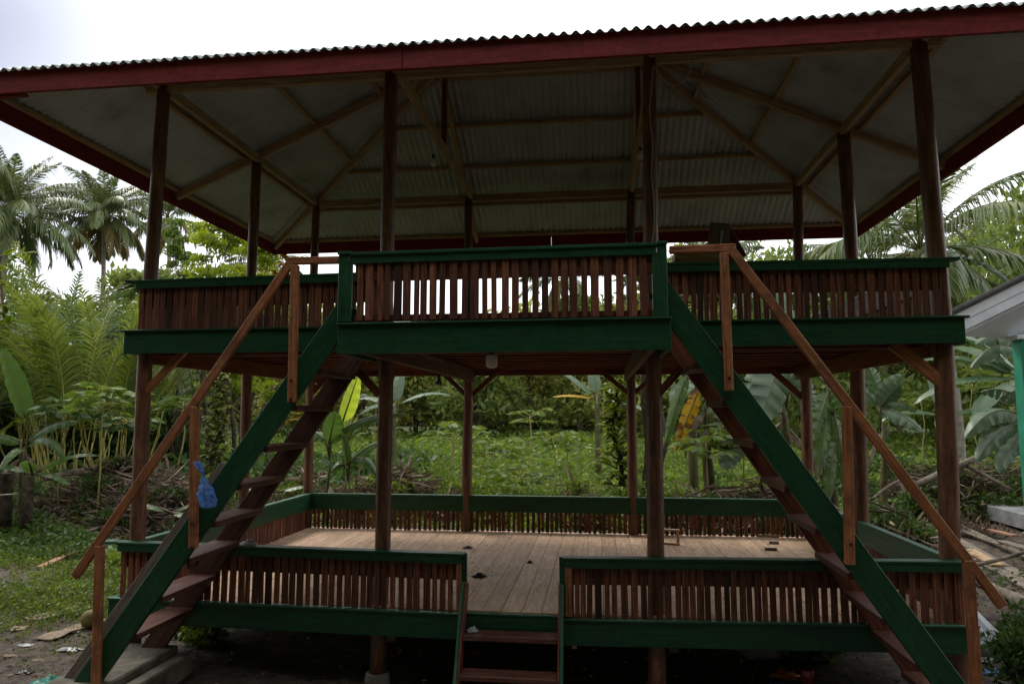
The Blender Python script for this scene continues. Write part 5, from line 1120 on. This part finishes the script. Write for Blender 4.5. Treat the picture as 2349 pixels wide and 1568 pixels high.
# ---- dead frond and brush heaps
def heap(u, y, v_top, sx, sy, n, label, seed, L_=.7, group='heaps of dead fronds'):
    random.seed(seed); c = at(u, v_top, y=y); b = on_ground(c.x, y); H = max(.25, c.z - b.z); mb = MB(); r2 = np.random.default_rng(seed)
    e = empty('brush_heap', b, label, 'brush heap', group)
    for k in range(int(n * .75)):
        a = random.uniform(0, 6.28); rr = math.sqrt(random.random()); px, py = b.x + sx * rr * math.cos(a), b.y + sy * rr * math.sin(a); hz = H * (1 - rr ** 1.6) * random.uniform(.2, 1.0)
        az = random.uniform(0, 6.28); el = random.uniform(-.45, .45); l = L_ * random.uniform(.4, 1.3); dv = Vector((math.cos(az) * math.cos(el), math.sin(az) * math.cos(el), math.sin(el)))
        p = Vector((px, py, float(gz(px, py)) + hz)); p1 = p - dv * l / 2; p2 = p + dv * l / 2
        for q in (p1, p2): q.z = max(q.z, float(gz(q.x, q.y)) + .01)
        mid = (p1 + p2) / 2 + Vector((0, 0, random.uniform(-.06, .06))); mb.tube([p1, mid, p2], [random.uniform(.004, .016), random.uniform(.006, .016), .003], 4, 0, True)
    mb.build('twigs', M_darkbark if seed % 2 else M_bark, e)
    cp_ = []
    for k in range(14):
        a = random.uniform(0, 6.28); rr = .95 * math.sqrt(random.random()); q = (b.x + sx * rr * math.cos(a), b.y + sy * rr * math.sin(a)); cp_.append(blob_leaves((q[0], q[1], float(gz(*q)) + H * (1 - rr ** 1.6) * .8), (.28, .22, .14), 170, .06, .9, .1, .6))
    V, F = merge(cp_); npmesh('creeper', V, F, L_cover if seed in (4, 5, 6) else L_coverdk, e)
    m_ = n * 5; a = r2.uniform(0, 6.28, m_); rr = np.sqrt(r2.random(m_)); P = np.stack([b.x + sx * rr * np.cos(a), b.y + sy * rr * np.sin(a), np.zeros(m_)], 1); P[:, 2] = gz(P[:, 0], P[:, 1]) + H * (1 - rr ** 1.6) * r2.uniform(.05, 1.0, m_)
    V, F = leaves(P, r2.normal(size=(m_, 3)) * [1, 1, .45], r2.uniform(.12, .5, m_), .10, .1); npmesh('dry_leaves', V, F, M_dry, e)
heap(270, 6.2, 1045, 1.1, .7, 420, 'heap of dead palm fronds behind the left corner post', 1)
heap(370, 5.4, 1075, 1.1, .7, 420, 'brown brush heap right of the left corner post', 2)
heap(180, 5.8, 1120, 1.2, .7, 200, 'low dark brush at the left end of the bank', 3)
heap(690, 5.6, 1078, 1.0, .6, 360, 'brush heap behind the left back post', 4); heap(900, 6.0, 1070, 1.2, .7, 460, 'brush heap behind the left middle front post', 5)
heap(1320, 5.9, 1085, .45, .4, 120, 'small broken branch pile in the clearing', 6, .5); heap(1760, 5.6, 1085, 1.3, .8, 420, 'dark brush heap behind the right stair', 7); heap(1620, 5.4, 1110, .9, .6, 260, 'brush right of the middle front post', 8)
heap(2170, 9.6, 1050, 1.6, .7, 420, 'brush heap beyond the right corner post', 9); heap(2310, 9.9, 1040, 1.9, .8, 380, 'brush heap beside the white house', 10)
heap(2030, 4.9, 1150, .8, .6, 200, 'twigs and splinters behind the right side railing', 11, .5)
# logs and stumps at the left
a, b = at(100, 1098, y=5.0), at(190, 1080, y=5.6); log('log', [a, (a + b) / 2 + Vector((0, 0, .015)), b], .045, .055, M_log, 'pale log lying on the left bank beside the stumps', 'log')
for i, (u, v, vb, r_) in enumerate(((15, 1085, 1160, .10), (66, 1092, 1150, .085))):
    c = at(u, v, y=4.7); b = on_ground(c.x, 4.7); mb = MB(); mb.tube([Vector((c.x, 4.7, b.z - .1)), Vector((c.x, 4.7, b.z + (c.z - b.z) * .5)), c, c + Vector((.0, 0, .005))], [r_ * 1.15, r_, r_ * .9, r_ * .85], 16, .25); tag(mb.build('stump', M_darkbark), ['left one of the two cut palm stumps at the left edge', 'right one of the two cut palm stumps at the left edge'][i], 'stump')
a, b = at(0, 1135, y=4.2), at(42, 1132, y=4.2); log('stick', [a, b], .012, .010, M_palmbark, 'short pale stick in front of the stumps', 'stick')
a, b = gpt(95, 1205), gpt(135, 1160); log('stick', [a + Vector((0, 0, .05)), (a + b) / 2 + Vector((0, 0, .08)), b + Vector((0, 0, .12))], .03, .03, M_bark, 'brown stick leaning on the left bank', 'stick')

# ---- ground cover and grass
def inhouse(x, y): return (x > -.25) & (x < 6.25) & (y > -.6) & (y < 3.6)
def cover(name, n, reg, size, lm, label, dens=None, hh=.05, cat='ground cover', nper=5, wr=.6):
    """leafy creepers: tufts of a few small leaves on the ground, denser where dens(x,y) is high"""
    x = rng.uniform(reg[0], reg[1], n); y = rng.uniform(reg[2], reg[3], n); k = ~inhouse(x, y)
    if dens is not None: k &= rng.random(n) < dens(x, y)
    x, y = x[k], y[k]; m_ = len(x); x = np.repeat(x, nper) + rng.normal(0, size * .6, m_ * nper); y = np.repeat(y, nper) + rng.normal(0, size * .6, m_ * nper)
    lump = .5 + .5 * np.sin(x * 2.1 + 3 * np.sin(y * 1.3)) * np.cos(y * 1.9 + x * .7)
    z = gz(x, y) + rng.random(len(x)) * hh * (.3 + 1.4 * lump)
    D_ = rng.normal(size=(len(x), 3)); D_[:, 2] = np.abs(D_[:, 2]) * .5 + .1
    dist_ = np.hypot(x - CAM[0], y - CAM[1]); V, F = leaves(np.stack([x, y, z], 1), D_, size * rng.uniform(.5, 1.4, len(x)) * np.clip(dist_ / 9, .8, 2.2), wr, .2)
    return tag(npmesh(name, V, F, lm), label, cat, kind='stuff')
def fbm(x, y, s=1.): return .5 + .25 * (np.sin(x * 1.7 * s + np.sin(y * 2.1 * s)) + np.sin(y * 1.3 * s + 1.7 * np.sin(x * .9 * s + 2)))
dl = lambda x, y: np.clip((fbm(x, y, 1.4) - .22) * 2.0, 0, 1) * np.clip((y - .6 + .35 * np.sin(x * 2)) * 1.0, 0, 1)
cover('ground_cover', 26000, (-7.5, -.1, .3, 7.5), .035, L_cover, 'low leafy weeds on the left side of the house', dl, .10)
cover('bank_creeper', 6000, (-7, .5, 3.6, 7.8), .05, L_coverdk, 'dark creeper on the left bank', None, .22)
cover('clearing_weeds', 16000, (-2, 8, 4.3, 10.5), .06, L_cover, 'leafy weeds in the clearing behind the house', lambda x, y: np.clip(fbm(x, y) * 1.3, 0, 1) * (1. - .95 * ((x > 6.1) & (y < 8.6))), .32)
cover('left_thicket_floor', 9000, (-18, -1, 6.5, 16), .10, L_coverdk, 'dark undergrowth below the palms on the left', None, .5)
cover('clearing_weeds_far', 15000, (-14, 20, 9, 32), .09, L_cover, 'far weeds in the clearing up to the trees', None, .35)
cover('right_weeds', 7000, (6, 15, 8.8, 13), .06, L_coverdk, 'weeds on the right bank', None, .30)
cover('yard_weeds', 1500, (6.0, 9.5, .0, 5.5), .04, L_coverdk, 'sparse weeds on the bare soil at the right', lambda x, y: np.clip((fbm(x, y, 2) - .45) * 2, 0, 1), .08)
cover('near_weeds', 2500, (-2.5, 1.2, -.6, 1.6), .022, L_cover, 'tiny weeds near the left stair pad', lambda x, y: np.clip((fbm(x, y, 3) - .45) * 2, 0, 1), .03)
def grass(name, n, reg, h, lm, label, dens=None, w=.006):
    x = rng.uniform(reg[0], reg[1], n); y = rng.uniform(reg[2], reg[3], n); k = ~inhouse(x, y)
    if dens is not None: k &= rng.random(n) < dens(x, y)
    x, y = x[k], y[k]; nper = 7; x = np.repeat(x, nper) + rng.normal(0, .02, len(x) * nper); y = np.repeat(y, nper) + rng.normal(0, .02, len(y) * nper)
    D_ = rng.normal(size=(len(x), 3)) * [.4, .4, .1]; D_[:, 2] = 1; dist_ = np.hypot(x - CAM[0], y - CAM[1])
    l = h * rng.uniform(.4, 1.3, len(x)); D_ = nrm(D_); S = nrm(np.cross(D_, rng.normal(size=D_.shape))) * (w * np.clip(dist_ / 8, 1, 4))[:, None] * .5
    B = np.stack([x, y, gz(x, y) - .01], 1); m1 = B + D_ * l[:, None] * .6; tp = m1 + nrm(D_ + rng.normal(size=D_.shape) * .35 * [1, 1, .2] - [0, 0, .25]) * l[:, None] * .4
    V = np.stack([B - S, B + S, m1 + S * .8, m1 - S * .8, tp + S * .1, tp - S * .1], 1); n_ = len(V); q = np.arange(n_)[:, None] * 6
    return tag(npmesh(name, V.reshape(-1, 3), np.concatenate([q + np.array([[0, 1, 2, 3]]), q + np.array([[3, 2, 4, 5]])]), lm), label, 'grass', kind='stuff')
parts = []; random.seed(321)
for k in range(120):
    x = random.uniform(-3, 9); y = random.uniform(5.2, 17) ; r_ = random.uniform(.25, .8); h_ = random.uniform(.15, .42) * (1.0 if y < 12 else 1.4)
    parts.append(blob_leaves((x, y, float(gz(x, y)) + h_ * .4), (r_, r_ * .7, h_), int(420 * r_ / .5), .07 if y < 9 else .11, .7, .25, random.choice([.35, .55, .7])))
V, F = merge(parts); tag(npmesh('undergrowth', V, F, L_cover), 'bright undergrowth of mixed weeds in the clearing', 'undergrowth', kind='stuff')
parts = []
for k in range(60):
    x = random.uniform(-4, 12); y = random.uniform(5.5, 20); r_ = random.uniform(.2, .7); h_ = random.uniform(.1, .35)
    parts.append(blob_leaves((x, y, float(gz(x, y)) + h_ * .3), (r_, r_ * .7, h_), int(300 * r_ / .5), .10, .9, .2, .25))
V, F = merge(parts); tag(npmesh('dead_weeds', V, F, M_dry), 'brown dead weeds among the undergrowth of the clearing', 'dead weeds', kind='stuff')
def litter(name, n, reg, size, mat, label, dens=None):
    x = rng.uniform(reg[0], reg[1], n); y = rng.uniform(reg[2], reg[3], n)
    if dens is not None: k = rng.random(n) < dens(x, y); x, y = x[k], y[k]
    D_ = rng.normal(size=(len(x), 3)) * [1, 1, .12]; V, F = leaves(np.stack([x, y, gz(x, y) + .012], 1), D_, size * rng.uniform(.3, 1.5, len(x)), .45, .1)
    return tag(npmesh(name, V, F, mat), label, 'litter', kind='stuff')
litter('leaf_litter', 9000, (-4, 9.5, -1.6, 6), .045, M_dry, 'dry leaf scraps on the soil of the yard', lambda x, y: np.clip(fbm(x, y, 2.5), .15, 1))
litter('dark_litter', 9000, (-4, 9.5, -1.6, 5), .03, M_dark, 'dark crumbs of soil and bark in the yard')
litter('pale_litter', 260, (-2.5, 9.5, -1.2, 4), .04, PL_white, 'small pale scraps of rubbish scattered over the yard', lambda x, y: np.clip((fbm(x, y, 2) - .5) * 3, 0, 1))
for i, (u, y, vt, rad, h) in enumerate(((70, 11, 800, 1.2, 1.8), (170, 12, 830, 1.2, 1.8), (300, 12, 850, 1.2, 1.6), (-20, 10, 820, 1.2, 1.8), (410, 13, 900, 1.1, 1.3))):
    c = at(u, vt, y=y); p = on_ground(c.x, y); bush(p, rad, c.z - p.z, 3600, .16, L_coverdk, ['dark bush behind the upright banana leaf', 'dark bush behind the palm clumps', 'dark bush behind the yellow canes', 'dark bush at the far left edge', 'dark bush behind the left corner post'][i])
grass('grass_left', 15000, (-7, -.1, .2, 7), .09, L_grass, 'short grass left of the house', w=.007, dens=lambda x, y: np.clip((fbm(x + 3, y, 1.1) - .15) * 1.6, 0, 1) * np.clip((y - .5) * .9, 0, 1))
grass('grass_clearing', 22000, (-10, 16, 4.5, 30), .26, L_grass, 'tall grass in the clearing behind the house', lambda x, y: 1. - .97 * ((x > 6.1) & (y < 8.6)))
grass('grass_right', 4000, (6.2, 15, 9, 14), .2, L_grass, 'grass on the right bank')

# unseen trees added behind the camera to darken the house front and yard
parts = []; mb = MB(); random.seed(99)
for (tx, ty, th) in ((-9, -9, 11), (-4.5, -12, 12), (0, -10, 12), (4.5, -12.5, 13), (9, -10, 12), (13.5, -10.5, 12), (17, -7, 11), (-13, -6, 11), (2.4, -15, 14), (7, -15.5, 14), (-15, 0, 9), (21, -2, 10), (-5.5, -7, 10), (-1.5, -8.6, 9.5), (7.5, -8.8, 10), (3, -9.5, 11), (12.5, -7, 9.5)):
    b = on_ground(tx, ty); limb(mb, b, b + Vector((0, 0, th * .8)), .3, .1, 8, .08, tx)
    for k in range(16):
        a = random.uniform(0, 6.28); rr = random.uniform(0, 2.6); parts.append(blob_leaves((tx + rr * math.cos(a), ty + rr * math.sin(a), b.z + th * random.uniform(.12, 1)), (1.7, 1.7, 1.3), 150, .8, .2, .1, .6))
e = empty('added_shade_trees', (2, -11, G), 'row of unseen trees added behind the camera to shade the pavilion front', 'trees')
mb.build('trunks', M_bark, e); V, F = merge(parts); npmesh('crowns', V, F, L_forest, e)
e['kind'] = 'stuff'
for o in scene.objects:
    if o.parent is None and o.type == 'EMPTY' and not o.children: print('childless', o.name)
print('polys', sum(len(m.polygons) for m in bpy.data.meshes))
